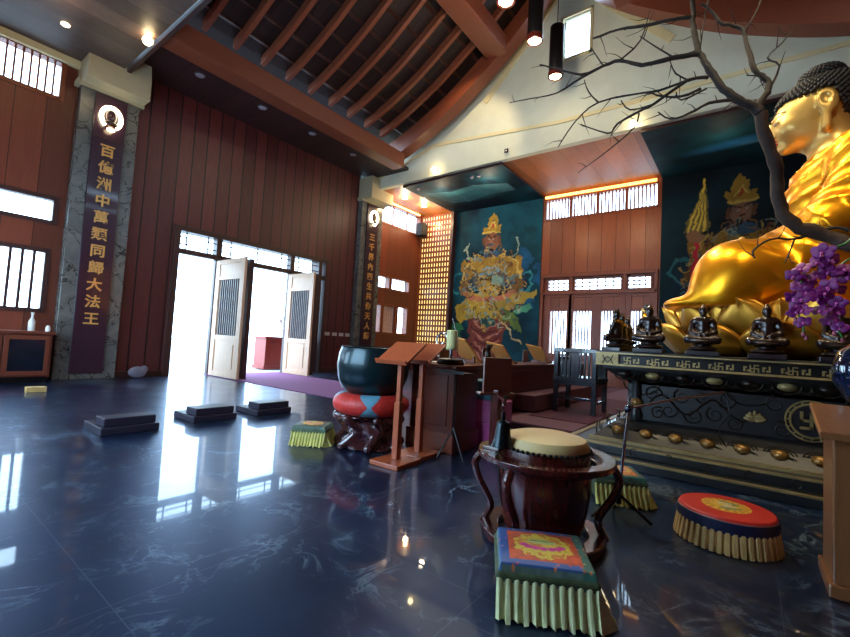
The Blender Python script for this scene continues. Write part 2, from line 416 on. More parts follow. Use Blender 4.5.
# ================================================================== SETTING
X0, X1, Y0, YW = -.6, 15.3, -3.6, 12.1
struct(MB().box(X0-.2, Y0-.2, -.2, X1+.2, YW+.3, 0).build('floor', FLOOR))
struct(MB().box(-30, YW+.3, -.25, 50, 60, -.03).build('ground_outside', STONE))
def wallbox(openings, a0, a1, z0, z1):    # list of (a,z) rects solid, given openings (a0,a1,z0,z1) -> boxes covering the rest
    xs = sorted({a0, a1, *[o[0] for o in openings], *[o[1] for o in openings]}); out = []
    for i in range(len(xs)-1):
        m = (xs[i]+xs[i+1])/2; ops = sorted([(o[2], o[3]) for o in openings if o[0] < m < o[1]]); z = z0
        for p, q in ops:
            if p > z: out.append((xs[i], xs[i+1], z, p))
            z = q
        if z < z1: out.append((xs[i], xs[i+1], z, z1))
    return out
def wallY(name, openings, x0, x1, z0, z1, mat, y0=YW, y1=YW+.25):
    b = MB()
    for p, q, r, s in wallbox(openings, x0, x1, z0, z1): b.box(p, y0, r, q, y1, s)
    return struct(b.build(name, mat))
def wallX(name, openings, y0, y1, z0, z1, mat, x0=X1, x1=X1+.25):
    b = MB()
    for p, q, r, s in wallbox(openings, y0, y1, z0, z1): b.box(x0, p, r, x1, q, s)
    return struct(b.build(name, mat))
DX0, DX1 = 4.83, 9.77
wallY('wall_front', [(DX0, DX1, -.01, 3.9)], 3.6, 11.25, 0, 7.6, W_WALL)
# --- bays either side of the main wall: openings shared by left and right bay
def bay(name, x0, x1, sx, mirror):
    ops = []
    cl = (x0+.1, x1-.35, 6.15, 6.95) if not mirror else (x0+.1, x1-.5, 6.12, 6.95)
    up = [(x0+1.2, x1-.25, 3.42, 3.9)] if not mirror else [(12.36, 13.2, 3.4, 3.88), (13.35, 14.5, 3.4, 3.88)]
    lo = [(x0+1.2, x1-.3, 1.5, 2.75)] if not mirror else [(12.36, 12.78, 1.55, 2.7), (12.92, 13.72, 1.55, 2.7), (13.84, 14.48, 1.55, 2.7)]
    ops = [cl] + up + lo
    wallY(name, ops, x0, x1, 0, 7.3, W_BAY)
    return cl, up, lo
cl, up, lo = bay('wall_front_left_bay', X0-.2, 2.55, 1, False)
clr, upr, lor = bay('wall_front_right_bay', 12.25, X1+.25, 1, True)
WN = [0]
def window(rects, axis, mat, style, depth=.12, nbar=0, base=None, panes=True, w=.07, nh=0):
    """one window: frame, slats, glass for a rect (a0,a1,z0,z1)"""
    WN[0] += 1
    a0, a1, z0, z1 = rects
    P = (lambda p, q, r, s, t, u: (p, YW+q, r, s, YW+t, u)) if axis == 'Y' else (lambda p, q, r, s, t, u: (X1+q, p, r, X1+t, s, u))
    def bx(b, p0, p1, za, zb, d0=-.03, d1=.12):
        c = P(p0, d0, za, p1, d1, zb); b.box(*c)
    b = MB(); bx(b, a0-w, a0+.02, z0-w, z1+w); bx(b, a1-.02, a1+w, z0-w, z1+w); bx(b, a0, a1, z0-w, z0+.02); bx(b, a0, a1, z1-.02, z1+w)
    f = struct(b.build('window_%d' % WN[0], mat))
    if nbar:
        b = MB(); sp = (a1-a0)/(nbar+1); t = style
        for i in range(nbar): c = a0+sp*(i+1); bx(b, c-t/2, c+t/2, z0, z1, .0, .05)
        for i in range(nh): c = z0+(z1-z0)*(i+1)/(nh+1); bx(b, a0, a1, c-.02, c+.02, .005, .045)
        b.build('slats', mat, f)
    b = MB(); bx(b, a0, a1, z0, z1, .08, .09); b.build('glass_pane', GLASS, f)
    return f
window(cl, 'Y', W_FRAME, .035, nbar=22)
window(up[0], 'Y', W_DARK, .03, nbar=0)
window(lo[0], 'Y', W_DARK, .05, nbar=9)
window(clr, 'Y', W_FRAME, .06, nbar=2)
for u in upr: window(u, 'Y', W_FRAME, .03)
for i, u in enumerate(lor): window(u, 'Y', W_FRAME, .03)
# pinkish blind behind the middle lower window of the right bay
c_ = tag(MB().box(12.94, YW+.13, 1.55, 13.70, YW+.15, 2.7).build('window_blind', CURT), 'pinkish blind in middle lower window of far right bay', 'blind')
# --- right hand wall (behind the platform) : panel wall with four doors and transoms between two murals
RW = (2.35, 6.25)
cler = (2.42, 6.18, 6.1, 6.85)
trs = [(2.55, 3.25, 3.4, 3.8), (3.45, 5.02, 3.4, 3.8), (5.22, 6.0, 3.4, 3.8)]
slt = [(2.62, 3.12, 1.1, 2.65), (3.48, 4.06, 1.1, 2.65), (4.4, 5.02, 1.1, 2.65), (5.26, 5.86, 1.1, 2.65)]
wallX('wall_right', [cler], RW[0], RW[1], 4.0, 7.3, W_BACK)
wallX('wall_right_mural_side', [], RW[1], 12.35, 0, 7.3, W_BACK)
wallX('wall_right_rear_side', [], Y0-.2, RW[0], 0, 7.3, W_BACK)
wallX('trim_1', trs + slt, RW[0], RW[1], 0, 4.0, W_FRAME, X1+.03, X1+.2)
window(cler, 'X', W_FRAME, .05, nbar=31, nh=0)
b = MB()
for y in (3.36, 4.3, 5.24): b.box(X1-.05, y-.05, 6.1, X1+.1, y+.05, 6.85)
struct(b.build('trim_2', W_FRAME))
for t in trs: window(t, 'X', W_FRAME, .03, nbar=3 if t[1]-t[0] < 1 else 5, nh=2, w=.04)
DN = [0]
for k, t in enumerate(slt):
    DN[0] += 1
    y0, y1 = t[0]-.18, t[1]+.18
    b = MB(); x = X1-.06
    b.box(x, y0, .02, x+.08, t[0], 3.25); b.box(x, t[1], .02, x+.08, y1, 3.25); b.box(x, t[0], .02, x+.08, t[1], .14); b.box(x, t[0], .95, x+.08, t[1], 1.1)
    b.box(x, t[0], 2.65, x+.08, t[1], 2.75); b.box(x, t[0], 3.13, x+.08, t[1], 3.25)
    d = struct(b.build('door_%d' % (k+2), W_FRAME, bevel=.008))
    p = MB(); p.box(x+.025, t[0], .14, x+.06, t[1], .95); p.box(x+.012, t[0]+.08, .24, x+.03, t[1]-.08, .85); p.box(x+.025, t[0], 2.75, x+.06, t[1], 3.13); p.box(x+.012, t[0]+.07, 2.82, x+.03, t[1]-.07, 3.06)
    p.build('door_panel', W_BACK, d)
    s = MB(); n = 5
    for i in range(n): c = t[0]+(t[1]-t[0])*(i+1)/(n+1); s.box(x+.02, c-.024, 1.1, x+.05, c+.024, 2.65)
    s.build('slats', W_FRAME, d); MB().box(x+.055, t[0], 1.1, x+.06, t[1], 2.65).build('glass_pane', GLASS, d)
b = MB(); b.box(X1-.1, RW[0], 3.25, X1+.05, RW[1], 3.36); b.box(X1-.12, RW[0], 3.88, X1+.05, RW[1], 4.02); b.box(X1-.1, RW[0], 0, X1+.05, RW[0]+.1, 4.0); b.box(X1-.1, RW[1]-.1, 0, X1+.05, RW[1], 4.0)
for y in (3.33, 5.12): b.box(X1-.1, y-.05, 3.36, X1+.04, y+.05, 3.9)
struct(b.build('trim_3', W_FRAME, bevel=.01))
# unseen walls close the room: behind the altar and behind the camera (with the same bay windows for daylight)
wallY('unseen_wall_back', [], X0-.2, X1+.25, 0, 7.3, W_BAY, Y0-.25, Y0)
wallX('unseen_wall_left', [(2.4, 6.2, 1.1, 3.8), (7.5, 11.2, 1.1, 3.2)], Y0-.2, 12.35, 0, 7.3, W_BACK, X0-.25, X0)
# --- roof
YR = 4.25
cs_ = [0, .18, .69, 1.4, 2.1, 3.0, 3.7, 5.0, 6.0, 7.85]; cz_ = [11.85, 11.4, 10.8, 10.15, 9.6, 9.0, 8.55, 7.93, 7.58, 7.3]
def zc(y): return float(np.interp(abs(y-YR), cs_, cz_))
_ss = np.linspace(-8, 8, 129); _zz = np.array([zc(YR+s) for s in _ss]); _k = np.array([1,2,3,4,3,2,1.])/16
_zs = np.convolve(np.pad(_zz, 3, mode='edge'), _k, 'valid'); _zs = np.convolve(np.pad(_zs, 3, mode='edge'), _k, 'valid')
def zc(y): return float(np.interp(y-YR, _ss, _zs))
def curvebeam(y0, y1, x0, x1, dz0, dz1, n=40):
    b = MB(); ys = np.linspace(y0, y1, n); vs = []; fs = []
    for y in ys:
        z = zc(y); vs += [(x0,y,z+dz0),(x1,y,z+dz0),(x1,y,z+dz1),(x0,y,z+dz1)]
    for i in range(n-1):
        for k in range(4): l = (k+1) % 4; fs.append((i*4+k, i*4+l, i*4+4+l, i*4+4+k))
    fs += [(3,2,1,0), tuple((n-1)*4+k for k in range(4))]
    return b.add(vs, fs)
YE0, YE1 = YR-7.1, YR+5.75           # eave purlins
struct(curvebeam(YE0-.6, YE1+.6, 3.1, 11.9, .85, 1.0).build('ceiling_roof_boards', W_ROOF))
b = MB()
for y in np.arange(YE0+.1, YE1, .6):
    z = zc(y)+.82; b.box(3.3, y-.04, z-.0, 11, y+.04, z+.06)
struct(b.build('ceiling_battens', wood('batten_wood', (48,22,16), (78,40,26), None, 0, 0, .5)))
for i in range(10):
    x = 3.51+.75*i
    for (a, c) in ((YE0+.05, YR-.05), (YR+.05, YE1+.2)):
        struct(curvebeam(a, c, x-.055, x+.055, .6, .84).build('rafter', W_RAFT, smooth=False))
for (a, c) in ((YE0-.45, YR), (YR, YE1+.75)):
    struct(curvebeam(a, c, 10.75, 11.2, 0, .6).build('gable_beam', W_BEAM, smooth=True)); struct(curvebeam(a, c, 3.2, 3.6, 0, .6).build('gable_beam', W_BEAM, smooth=True))
for y, z in ((YE1-.5, 7.2), (YE0, 7.2)): struct(MB().box(3.3, y, z, 10.78, y+.5, z+.48).build('eave_beam', W_BEAM, bevel=.02))
struct(MB().box(3.3, 5.75, 9.85, 10.8, 6.38, 10.35).build('roof_beam', W_BEAM, bevel=.02))
struct(MB().box(3.3, 2.12, 9.85, 10.8, 2.75, 10.35).build('roof_beam', W_BEAM, bevel=.02))
struct(MB().box(3.3, YR-.2, 11.9, 10.8, YR+.2, 12.4).build('ridge_beam', W_BEAM, bevel=.02))
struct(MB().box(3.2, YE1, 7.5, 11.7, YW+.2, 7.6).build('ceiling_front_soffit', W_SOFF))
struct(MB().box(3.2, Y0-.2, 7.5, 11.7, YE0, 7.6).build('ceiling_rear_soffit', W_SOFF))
def gable(name, x0, x1, win):
    ys = np.linspace(Y0, YW, 90); b = MB()
    w0, w1, wz0, wz1 = 3.62, 4.38, 9.6, 10.8
    ys = np.array(sorted(set(list(ys)+[w0, w1])))
    for i in range(len(ys)-1):
        a, c = ys[i], ys[i+1]; m = (a+c)/2; za, zb = zc(a)+.95, zc(c)+.95
        def slab(zl, zh0, zh1):
            vs = [(x0,a,zl),(x0,c,zl),(x0,c,zh1),(x0,a,zh0),(x1,a,zl),(x1,c,zl),(x1,c,zh1),(x1,a,zh0)]
            b.add(vs, [(0,1,2,3),(7,6,5,4),(0,4,5,1),(3,2,6,7)])
        if win and w0 <= m <= w1:
            slab(7.05, wz0, wz0); slab(wz1, za, zb)
        else: slab(7.05, za, zb)
    return struct(b.build(name, PLASTER))
gable('wall_gable_right', 11.6, 11.8, True); gable('wall_gable_left', 3.18, 3.26, False)
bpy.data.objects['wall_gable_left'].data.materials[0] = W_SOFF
b = MB(); x = 11.5; b.box(x+.05, 3.55, 9.53, x+.15, 3.62, 10.87); b.box(x+.05, 4.38, 9.53, x+.15, 4.45, 10.87); b.box(x+.05, 3.55, 10.8, x+.15, 4.45, 10.87); b.box(x+.05, 3.55, 9.53, x+.15, 4.45, 9.6)
wf = struct(b.build('window_20', TRIM)); MB().box(11.72, 3.62, 9.6, 11.73, 4.38, 10.8).build('glass_pane', GLASS, wf)
# raised cream trim lines on the gable
def strip(name, pts, w_, mat, x=11.6, d=.04):
    b = MB()
    for (y0, z0), (y1, z1) in zip(pts[:-1], pts[1:]):
        n = Vector((-(z1-z0), y1-y0)).normalized()*w_/2
        q = [(y0-n.x, z0-n.y), (y1-n.x, z1-n.y), (y1+n.x, z1+n.y), (y0+n.x, z0+n.y)]
        b.add([(x, p[0], p[1]) for p in q]+[(x-d, p[0], p[1]) for p in q], [(0,1,2,3),(7,6,5,4),(0,4,5,1),(1,5,6,2),(2,6,7,3),(3,7,4,0)])
    return struct(b.build(name, mat))
strip('trim_4', [(11.5, 7.45), (8.9, 8.15), (4.4, 7.75), (.2, 7.75), (-2.6, 7.75)], .10, TRIM)
strip('trim_5', [(6.9, 9.1), (5.15, 10.95), (4.7, 11.6)], .2, TRIM); strip('trim_6', [(1.6, 9.1), (3.35, 10.95), (3.8, 11.6)], .2, TRIM)
# niche ceilings
struct(MB().box(11.8, Y0-.2, 7.05, X1+.25, 12.35, 7.2).build('ceiling_right_bay', W_NCEIL))
struct(MB().box(X0-.25, Y0-.2, 7.1, 3.14, 12.35, 7.25).build('ceiling_left_bay', W_LCEIL))
struct(MB().box(-.6, 11.98, 6.95, 2.5, YW, 7.1).build('trim_8', TRIM))
# warm cove strips over the clerestory windows
def cove(a, label):
    tag(MB().box(*a).build('cove_light', COVE), label, 'light strip', 'warm cove lights over the high windows')
cove((X0+.05, 12.0, 6.97, 2.45, 12.06, 7.03), 'warm cove strip over the slatted high window far left')
cove((12.4, 11.98, 6.97, 14.9, 12.05, 7.03), 'warm cove strip over high windows beside lit lattice')
cove((15.18, 2.45, 6.9, 15.25, 6.2, 6.98), 'warm cove strip over high window between the two murals')
cove((15.18, 10.4, 6.93, 15.25, 11.95, 7.0), 'warm cove strip on top of lit lattice wall')
# baseboards
struct(MB().box(3.66, YW-.03, 0, DX0, YW, .14).build('baseboard_front', W_DARK)); struct(MB().box(DX1, YW-.03, 0, 11.2, YW, .14).build('baseboard_front_right', W_DARK))
# main doorway frame and transoms
b = MB()
b.box(DX0-.12, YW-.08, 3.86, DX1+.12, YW+.3, 4.0); b.box(DX0-.1, YW-.08, 0, DX0+.06, YW+.3, 3.9); b.box(DX1-.3, YW-.08, 0, DX1-.16, YW+.3, 3.9); b.box(DX1-.02, YW-.08, 0, DX1+.1, YW+.3, 3.9)
b.box(DX0, YW-.02, 3.26, DX1, YW+.16, 3.4)
for x in (5.96, 8.42): b.box(x-.08, YW-.04, 3.3, x+.08, YW+.2, 3.9)
for x in (5.96, 8.42): b.box(x-.04, YW+.05, 0, x+.04, YW+.2, 3.3)
df = struct(b.build('door_1', W_DARK, bevel=.01))
b = MB()
for x0, x1, n in ((DX0+.06, 5.88, 2), (6.04, 8.34, 3), (8.5, DX1-.3, 2)):
    for i in range(n): c = x0+(x1-x0)*((i+.35)/(n-.3)); b.box(c-.015, YW+.05, 3.4, c+.015, YW+.08, 3.86)
    for z in (3.53, 3.72): b.box(x0, YW+.05, z-.014, x1, YW+.08, z+.014)
b.build('transom_bars', W_DARK, df); MB().box(DX0+.06, YW+.1, 3.4, DX1-.02, YW+.105, 3.86).build('glass_pane', GLASS, df)
def leaf(n, x, y0, y1, mat, thick=.07, slats=True, h=3.22):
    t = (y1-y0)*.14; b = MB()
    b.box(x, y0, .02, x+thick, y0+t, h); b.box(x, y1-t, .02, x+thick, y1, h)
    for za, zb in ((.02,.16),(1.0,1.14),(2.66,2.76),(3.1,h)): b.box(x, y0+t, za, x+thick, y1-t, zb)
    d = struct(b.build('door_%d' % n, mat, bevel=.006))
    p = MB(); p.box(x+.02, y0+t, .16, x+.05, y1-t, 1.0); p.box(x+.005, y0+t+.1, .26, x+.065, y1-t-.1, .9); p.box(x+.02, y0+t, 2.76, x+.05, y1-t, 3.1)
    p.build('door_panel', mat, d)
    s = MB(); k = 9
    for i in range(k): c = y0+t+(y1-y0-2*t)*(i+1)/(k+1); s.box(x+.02, c-.014, 1.14, x+.05, c+.014, 2.66)
    s.build('slats', W_DARK, d)
    if thick < .08: MB().box(x+.052, y0+t, 1.14, x+.058, y1-t, 2.66).build('paper_pane', WHITEP, d)
    return d
leaf(6, 5.88, 10.5, 12.0, W_LEAF); leaf(7, 6.10, 10.62, 12.0, W_DARK, .12)
leaf(8, 8.27, 10.72, 12.02, W_LEAF); leaf(9, 8.5, 10.9, 12.02, W_DARK, .1)

# ================================================================== PILLARS, COUPLETS
def text_mesh(ch, size, depth):
    cu = bpy.data.curves.new('t', 'FONT'); cu.body = ch; cu.size = size; cu.extrude = depth; cu.align_x = 'CENTER'; cu.align_y = 'CENTER'; cu.resolution_u = 2; cu.offset = .006*size/.3
    o = bpy.data.objects.new('t', cu); COL.objects.link(o); dg = bpy.context.evaluated_depsgraph_get()
    me = bpy.data.meshes.new_from_object(o.evaluated_get(dg)); bpy.data.objects.remove(o); return me
def pillar(x0, x1, side, label, clabel, text, halolab):
    t = thing('marble_pillar', label, 'pillar', ((x0+x1)/2, 12.02, 0)); hw = (x1-x0)/2
    MB().box(-hw, -.14, 0, hw, .3, 6.6).build('shaft', MARBLE, t, bevel=.015)
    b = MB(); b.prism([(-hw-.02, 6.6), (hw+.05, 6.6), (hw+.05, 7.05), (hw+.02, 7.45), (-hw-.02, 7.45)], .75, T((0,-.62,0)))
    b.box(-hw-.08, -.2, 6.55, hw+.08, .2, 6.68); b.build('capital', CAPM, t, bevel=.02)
    c = thing('couplet_board', clabel, 'sign', ((x0+x1)/2+.0, 11.88, 0)); bw = .31
    m = MB(); m.box(-bw, -.05, .14, bw, .0, 6.52); m.build('board', COUPLET, c, bevel=.01)
    m = MB(); m.box(-bw-.02, -.06, 5.5, bw+.02, -.04, 5.53); m.build('divider', W_DARK, c)
    for i, ch in enumerate(text):
        z = 5.22-(5.22-1.35)*i/(len(text)-1)
        me = text_mesh(ch, .30, .008); me.materials.append(GOLDL)
        o = bpy.data.objects.new('character', me); COL.objects.link(o); o.parent = c; o.location = (0, -.06, z); o.rotation_euler = (PI/2, 0, 0)
    h = thing('halo_wall_lamp', halolab, 'wall lamp', ((x0+x1)/2, 11.82, 5.98))
    pts = [(.19*math.cos(a), -.05, .24*math.sin(a)+.03) for a in np.linspace(-PI/2+.55, 1.5*PI-.55, 30)]
    MB().tube(pts, .045, 8).build('ring', RING, h, smooth=True)
    MB().ell((0,-.04,.06),(.11,.06,.17)).ell((0,-.05,-.12),(.15,.07,.08)).build('figure', ROOTW, h, smooth=True)
    m = MB(); m.ell((0,-.08,-.26),(.08,.05,.05)); m.build('bulb', BULB2, h, smooth=True)
pillar(2.5, 3.65, 'l', 'grey veined marble pillar left of the open doorway', 'dark vertical board with gold characters 百億洲中萬類同歸大法王', '百億洲中萬類同歸大法王', 'glowing ring lamp at top of left couplet board')
pillar(11.2, 12.35, 'r', 'grey veined marble pillar at right end of the plank wall', 'dark vertical board with gold characters on the farther pillar', '三千界內四生共仰天人師', 'glowing ring lamp at top of farther couplet board')
# ================================================================== MURALS AND LATTICE
MUR = vcol('mural_paint', .7)
MUR.node_tree.nodes['Principled BSDF'].inputs['Specular IOR Level'].default_value = .15
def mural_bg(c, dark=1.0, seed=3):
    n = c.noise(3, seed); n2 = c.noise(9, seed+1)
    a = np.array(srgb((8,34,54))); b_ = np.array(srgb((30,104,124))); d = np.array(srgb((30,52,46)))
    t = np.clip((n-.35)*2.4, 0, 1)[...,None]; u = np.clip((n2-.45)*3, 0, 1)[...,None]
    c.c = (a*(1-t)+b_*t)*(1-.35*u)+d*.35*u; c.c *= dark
def guardian(c, ox, s, oz=0, face=(150,96,70), body=True):
    E = lambda x, z, rx, rz, col, rot=0, **k: c.ell(ox+x*s, oz+z*s, rx*s, rz*s, col, rot, **k)
    Ln = lambda p, w_, col, **k: c.line([(ox+x*s, oz+z*s) for x, z in p], w_*s, col, **k)
    Pg = lambda p, col, **k: c.poly([(ox+x*s, oz+z*s) for x, z in p], col, **k)
    # ribbons and clouds
    for i in range(26):
        a = rng.uniform(0, 2*PI); r = rng.uniform(.9, 1.6); E(1.35+.35*math.cos(a)*r, 3.1+.6*math.sin(a)*r, .2, .12, (36,96,140), a, a=.5)
    for sgn in (-1, 1):
        Ln([(sgn*.5,3.9),(sgn*.95,4.0),(sgn*1.05,4.35),(sgn*.9,4.5)], .035, (150,170,150)); Ln([(sgn*.9,3.3),(sgn*1.4,3.4),(sgn*1.55,3.0),(sgn*1.3,2.7)], .05, (60,140,150), a=.8)
    # legs / robe
    Pg([(-.75,2.1),(.75,2.1),(.55,.9),(.2,.1),(-.3,.05),(-.8,.9)], (118,58,48)); 
    for i in range(8): Ln([(-.62+.03*i,1.95-.17*i),(-.1,1.72-.2*i),(.55-.03*i,1.95-.16*i)], .035, (186,116,96) if i%2 else (96,36,40))
    Pg([(-1.35,2.25),(-.7,2.75),(.2,2.7),(.4,2.0),(-.1,1.75),(-.6,1.9),(-1.1,1.7)], (176,146,52)); Pg([(0,2.6),(1.0,2.65),(1.7,2.8),(1.65,2.55),(.9,2.3),(.4,2.0)], (168,142,62))
    Pg([(.5,2.3),(1.1,1.9),(1.2,1.4),(.85,1.6),(.4,1.9)], (96,120,60)); Ln([(.4,1.9),(1.2,1.0)], .03, (190,170,120))
    E(-1.25,1.5,.28,.2,(60,130,80)); E(-1.2,1.15,.25,.25,(46,110,84)); E(-1.15,.7,.16,.3,(150,70,60)); E(1.2,2.2,.35,.14,(80,150,120),.3)
    Ln([(-.8,2.65),(-.3,2.5),(.3,2.5),(.9,2.7)], .1, (190,110,84)); E(0,1.75,.3,.16,(40,80,80))
    # torso armour
    E(0,3.35,.72,.75,(96,96,88)); E(-.35,3.75,.42,.32,(172,136,56)); E(.4,3.75,.42,.32,(168,130,52)); E(0,2.95,.5,.36,(188,150,62)); 
    for sgn in (-1,1):
        E(sgn*.92,3.55,.26,.42,(168,128,50),-sgn*.5); E(sgn*1.0,3.0,.2,.35,(120,92,50),sgn*.5); Ln([(sgn*.7,4.0),(sgn*1.0,3.7),(sgn*1.1,3.2)], .05, (216,184,96))
        E(sgn*.14,2.98,.07,.05,(30,20,16)); Ln([(sgn*.05,3.2),(sgn*.35,3.25)], .04, (90,60,30)); E(sgn*.9,2.75,.13,.11,(176,116,80))
    E(0,2.75,.22,.07,(60,28,24)); Ln([(-.4,3.35),(-.1,3.5),(.15,3.35),(.4,3.5)], .05, (110,150,176)); Ln([(-.3,3.6),(.1,3.65),(.35,3.4)], .04, (150,180,190)); E(.3,3.15,.22,.16,(140,168,150)); 
    E(0,4.1,.34,.16,(60,92,120))
    # head, crown
    E(0,4.5,.27,.36,face); E(-.1,4.56,.045,.025,(240,230,200),soft=.4); E(.1,4.56,.045,.025,(240,230,200),soft=.4); E(-.1,4.56,.02,.022,(10,8,8),soft=.5); E(.1,4.56,.02,.022,(10,8,8),soft=.5)
    Ln([(-.17,4.68),(-.04,4.62)], .025, (40,20,16)); Ln([(.17,4.68),(.04,4.62)], .025, (40,20,16)); E(0,4.47,.05,.08,(180,120,88)); E(0,4.36,.1,.025,(90,30,26)); E(0,4.22,.12,.08,(44,26,22))
    E(-.3,4.5,.06,.16,(120,78,52)); E(.3,4.5,.06,.16,(120,78,52))
    Pg([(-.33,4.75),(.33,4.75),(.36,5.05),(.22,5.0),(.16,5.3),(0,5.5),(-.16,5.3),(-.22,5.0),(-.36,5.05)], (190,150,56)); Ln([(-.32,4.8),(.32,4.8)], .04, (230,196,96)); E(0,5.05,.08,.12,(200,90,50)); Ln([(-.15,4.95),(0,5.2),(.15,4.95)], .025, (240,210,110))
# mural 1 (left). Seen from inside looking +X, canvas X grows towards -Y (to the right in view)
def warp(c, a):
    c.X = c.X0 + (c.noise(18, 71)-.5)*a*2 + (c.noise(40, 75)-.5)*a; c.Z = c.Z0 + (c.noise(18, 72)-.5)*a*2 + (c.noise(40, 76)-.5)*a
def flourish(c, ox, s, oz, n, seed):
    q = np.random.default_rng(seed)
    for i in range(n):
        a = q.uniform(0, 2*PI); rr = math.sqrt(q.random()); x = ox+s*1.25*rr*math.cos(a); z = oz+s*(2.9+1.5*rr*math.sin(a)); h = q.uniform(.05,.16)*s; b_ = q.uniform(0, 2*PI)
        pts = [(x+h*t*math.cos(b_+t*2.2), z+h*t*math.sin(b_+t*2.2)) for t in np.linspace(0,1.4,5)]
        c.line(pts, q.uniform(.014,.032)*s, [(214,178,92),(60,48,36),(150,104,52),(90,140,150),(160,170,150),(40,70,90),(120,60,46),(190,150,70)][int(q.integers(8))], a=.75)
m1 = Canvas(4.0, 6.85, 250, 430); mural_bg(m1, .75, 3); warp(m1, .16); guardian(m1, 1.85, 1.2, -.05); flourish(m1, 1.85, 1.2, -.05, 260, 5)
m1.put(np.clip(m1.noise(22, 5)-.5, 0, 1)*1.2, (14,30,40), .1)
t = thing('wall_mural', 'teal mural of an armoured guardian king in a gold crown, beside lit lattice', 'mural', (X1, 8.3, 0))
m1.mesh('wall_painting', MUR, lambda X, Z: np.stack([X*0-.06, 2.0-X, Z+.15], -1), t)
MB().box(-.05, -2.0, .15, .0, 2.0, 7.0).build('panel', W_DARK, t)
c1 = Canvas(3.5, 4.1, 120, 140); mural_bg(c1, .55, 8); n = c1.noise(3, 21)
for k in range(14):
    a = 1.0+k*.16; c1.line([(1.0+.1*k, .4+.02*k), (1.3+.09*k, 1.4), (1.1+.08*k, 2.4), (1.5+.05*k, 3.5)], .05, (70,130,150) if k % 3 else (110,150,160), a=.35)
c1.ell(1.9, 2.0, .7, 1.5, (50,116,130), .1, soft=.9, a=.7); c1.ell(1.4, 1.6, .3, 1.1, (70,140,150), .2, soft=.9, a=.5)
c1.mesh('canopy_painting', MUR, lambda X, Z: np.stack([X-3.56, 2.05-Z, X*0+6.96], -1), t)
MB().box(-3.56, -2.05, 6.965, -.0, 2.05, 7.04).build('canopy_panel', W_DARK, t)
for q in ((-3.2, -1.0), (-3.2, -.72), (-3.2, 1.6)): MB().lathe([(.05, 6.9), (.06, 6.96)], 12, T((q[0], q[1], 0))).build('downlight', OFFL, t)
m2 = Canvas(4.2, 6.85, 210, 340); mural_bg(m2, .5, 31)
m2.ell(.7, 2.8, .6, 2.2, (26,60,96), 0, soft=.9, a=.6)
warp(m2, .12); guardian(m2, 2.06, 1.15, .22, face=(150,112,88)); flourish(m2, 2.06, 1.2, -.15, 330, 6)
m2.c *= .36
for k in range(9): m2.line([(1.08+.012*k, 6.25), (.66+.075*k, 4.95)], .045, (176,150,60) if k % 2 else (84,78,40))
m2.line([(1.14, 6.5), (1.12, 6.2)], .05, (200,170,60)); m2.line([(.95, 4.7), (.8, 1.6)], .07, (156,30,46)); m2.ell(.93, 4.78, .26, .2, (110,80,56))
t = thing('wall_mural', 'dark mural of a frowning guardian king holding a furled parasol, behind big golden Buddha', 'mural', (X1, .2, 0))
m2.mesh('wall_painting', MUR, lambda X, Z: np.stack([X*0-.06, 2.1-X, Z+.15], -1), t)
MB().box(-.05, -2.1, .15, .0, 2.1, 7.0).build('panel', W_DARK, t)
c2 = Canvas(3.5, 4.2, 100, 120); mural_bg(c2, .3, 45); c2.ell(1.8, 2.1, .35, 1.6, (40,110,160), .15, soft=.9, a=.9); c2.ell(1.9, 2.6, .15, .9, (90,150,180), .15, soft=.9, a=.6)
c2.mesh('canopy_painting', MUR, lambda X, Z: np.stack([X-3.56, 2.1-Z, X*0+6.96], -1), t)
MB().box(-3.56, -2.1, 6.965, -.0, 2.1, 7.04).build('canopy_panel', W_DARK, t)
# lit lattice wall
LB = emis('lattice_backlight', (255,214,120), 1.5)
t = thing('lattice_wall', 'tall gilded lattice of small lit niches left of the teal mural', 'lattice', (X1-.02, 11.15, .8))
MB().box(-.1, -.85, 0, .0, .85, 6.15).build('backlight', LB, t)
b = MB(); n = 12
for i in range(n+1): y = -.87+1.74*i/n; b.box(-.15, y-.032, 0, -.1, y+.032, 6.15)
for i in range(27): z = 6.15*i/26; b.box(-.17, -.87, z-.04, -.1, .87, z+.04)
b.build('grid', W_FRAME, t); MB().box(-.3, -.9, -.08, 0, .9, 0).box(-.3, -.95, -.08, -.02, -.87, 6.2).build('frame', W_DARK, t)
t = thing('side_board', 'dark low cabinet with white top in front of lattice wall', 'cabinet', (14.85, 11.1, 0))
MB().box(-.2, -.8, 0, .18, .85, .68).build('body', W_CAB, t, bevel=.01); MB().box(-.24, -.85, .68, .2, .9, .74).build('top', WHITEP, t)
t = thing('loudspeaker', 'black loudspeaker hung high in the corner beside lattice wall', 'speaker', (14.9, 11.85, 6.0))
MB().box(-.22, -.2, 0, .16, .15, .58).build('cabinet', SPKM, t, bevel=.03); MB().box(-.18, -.215, .04, .12, -.2, .54).build('grille', SPKM, t); MB().box(-.05, .15, .2, .05, .25, .35).build('bracket', BLACK, t)
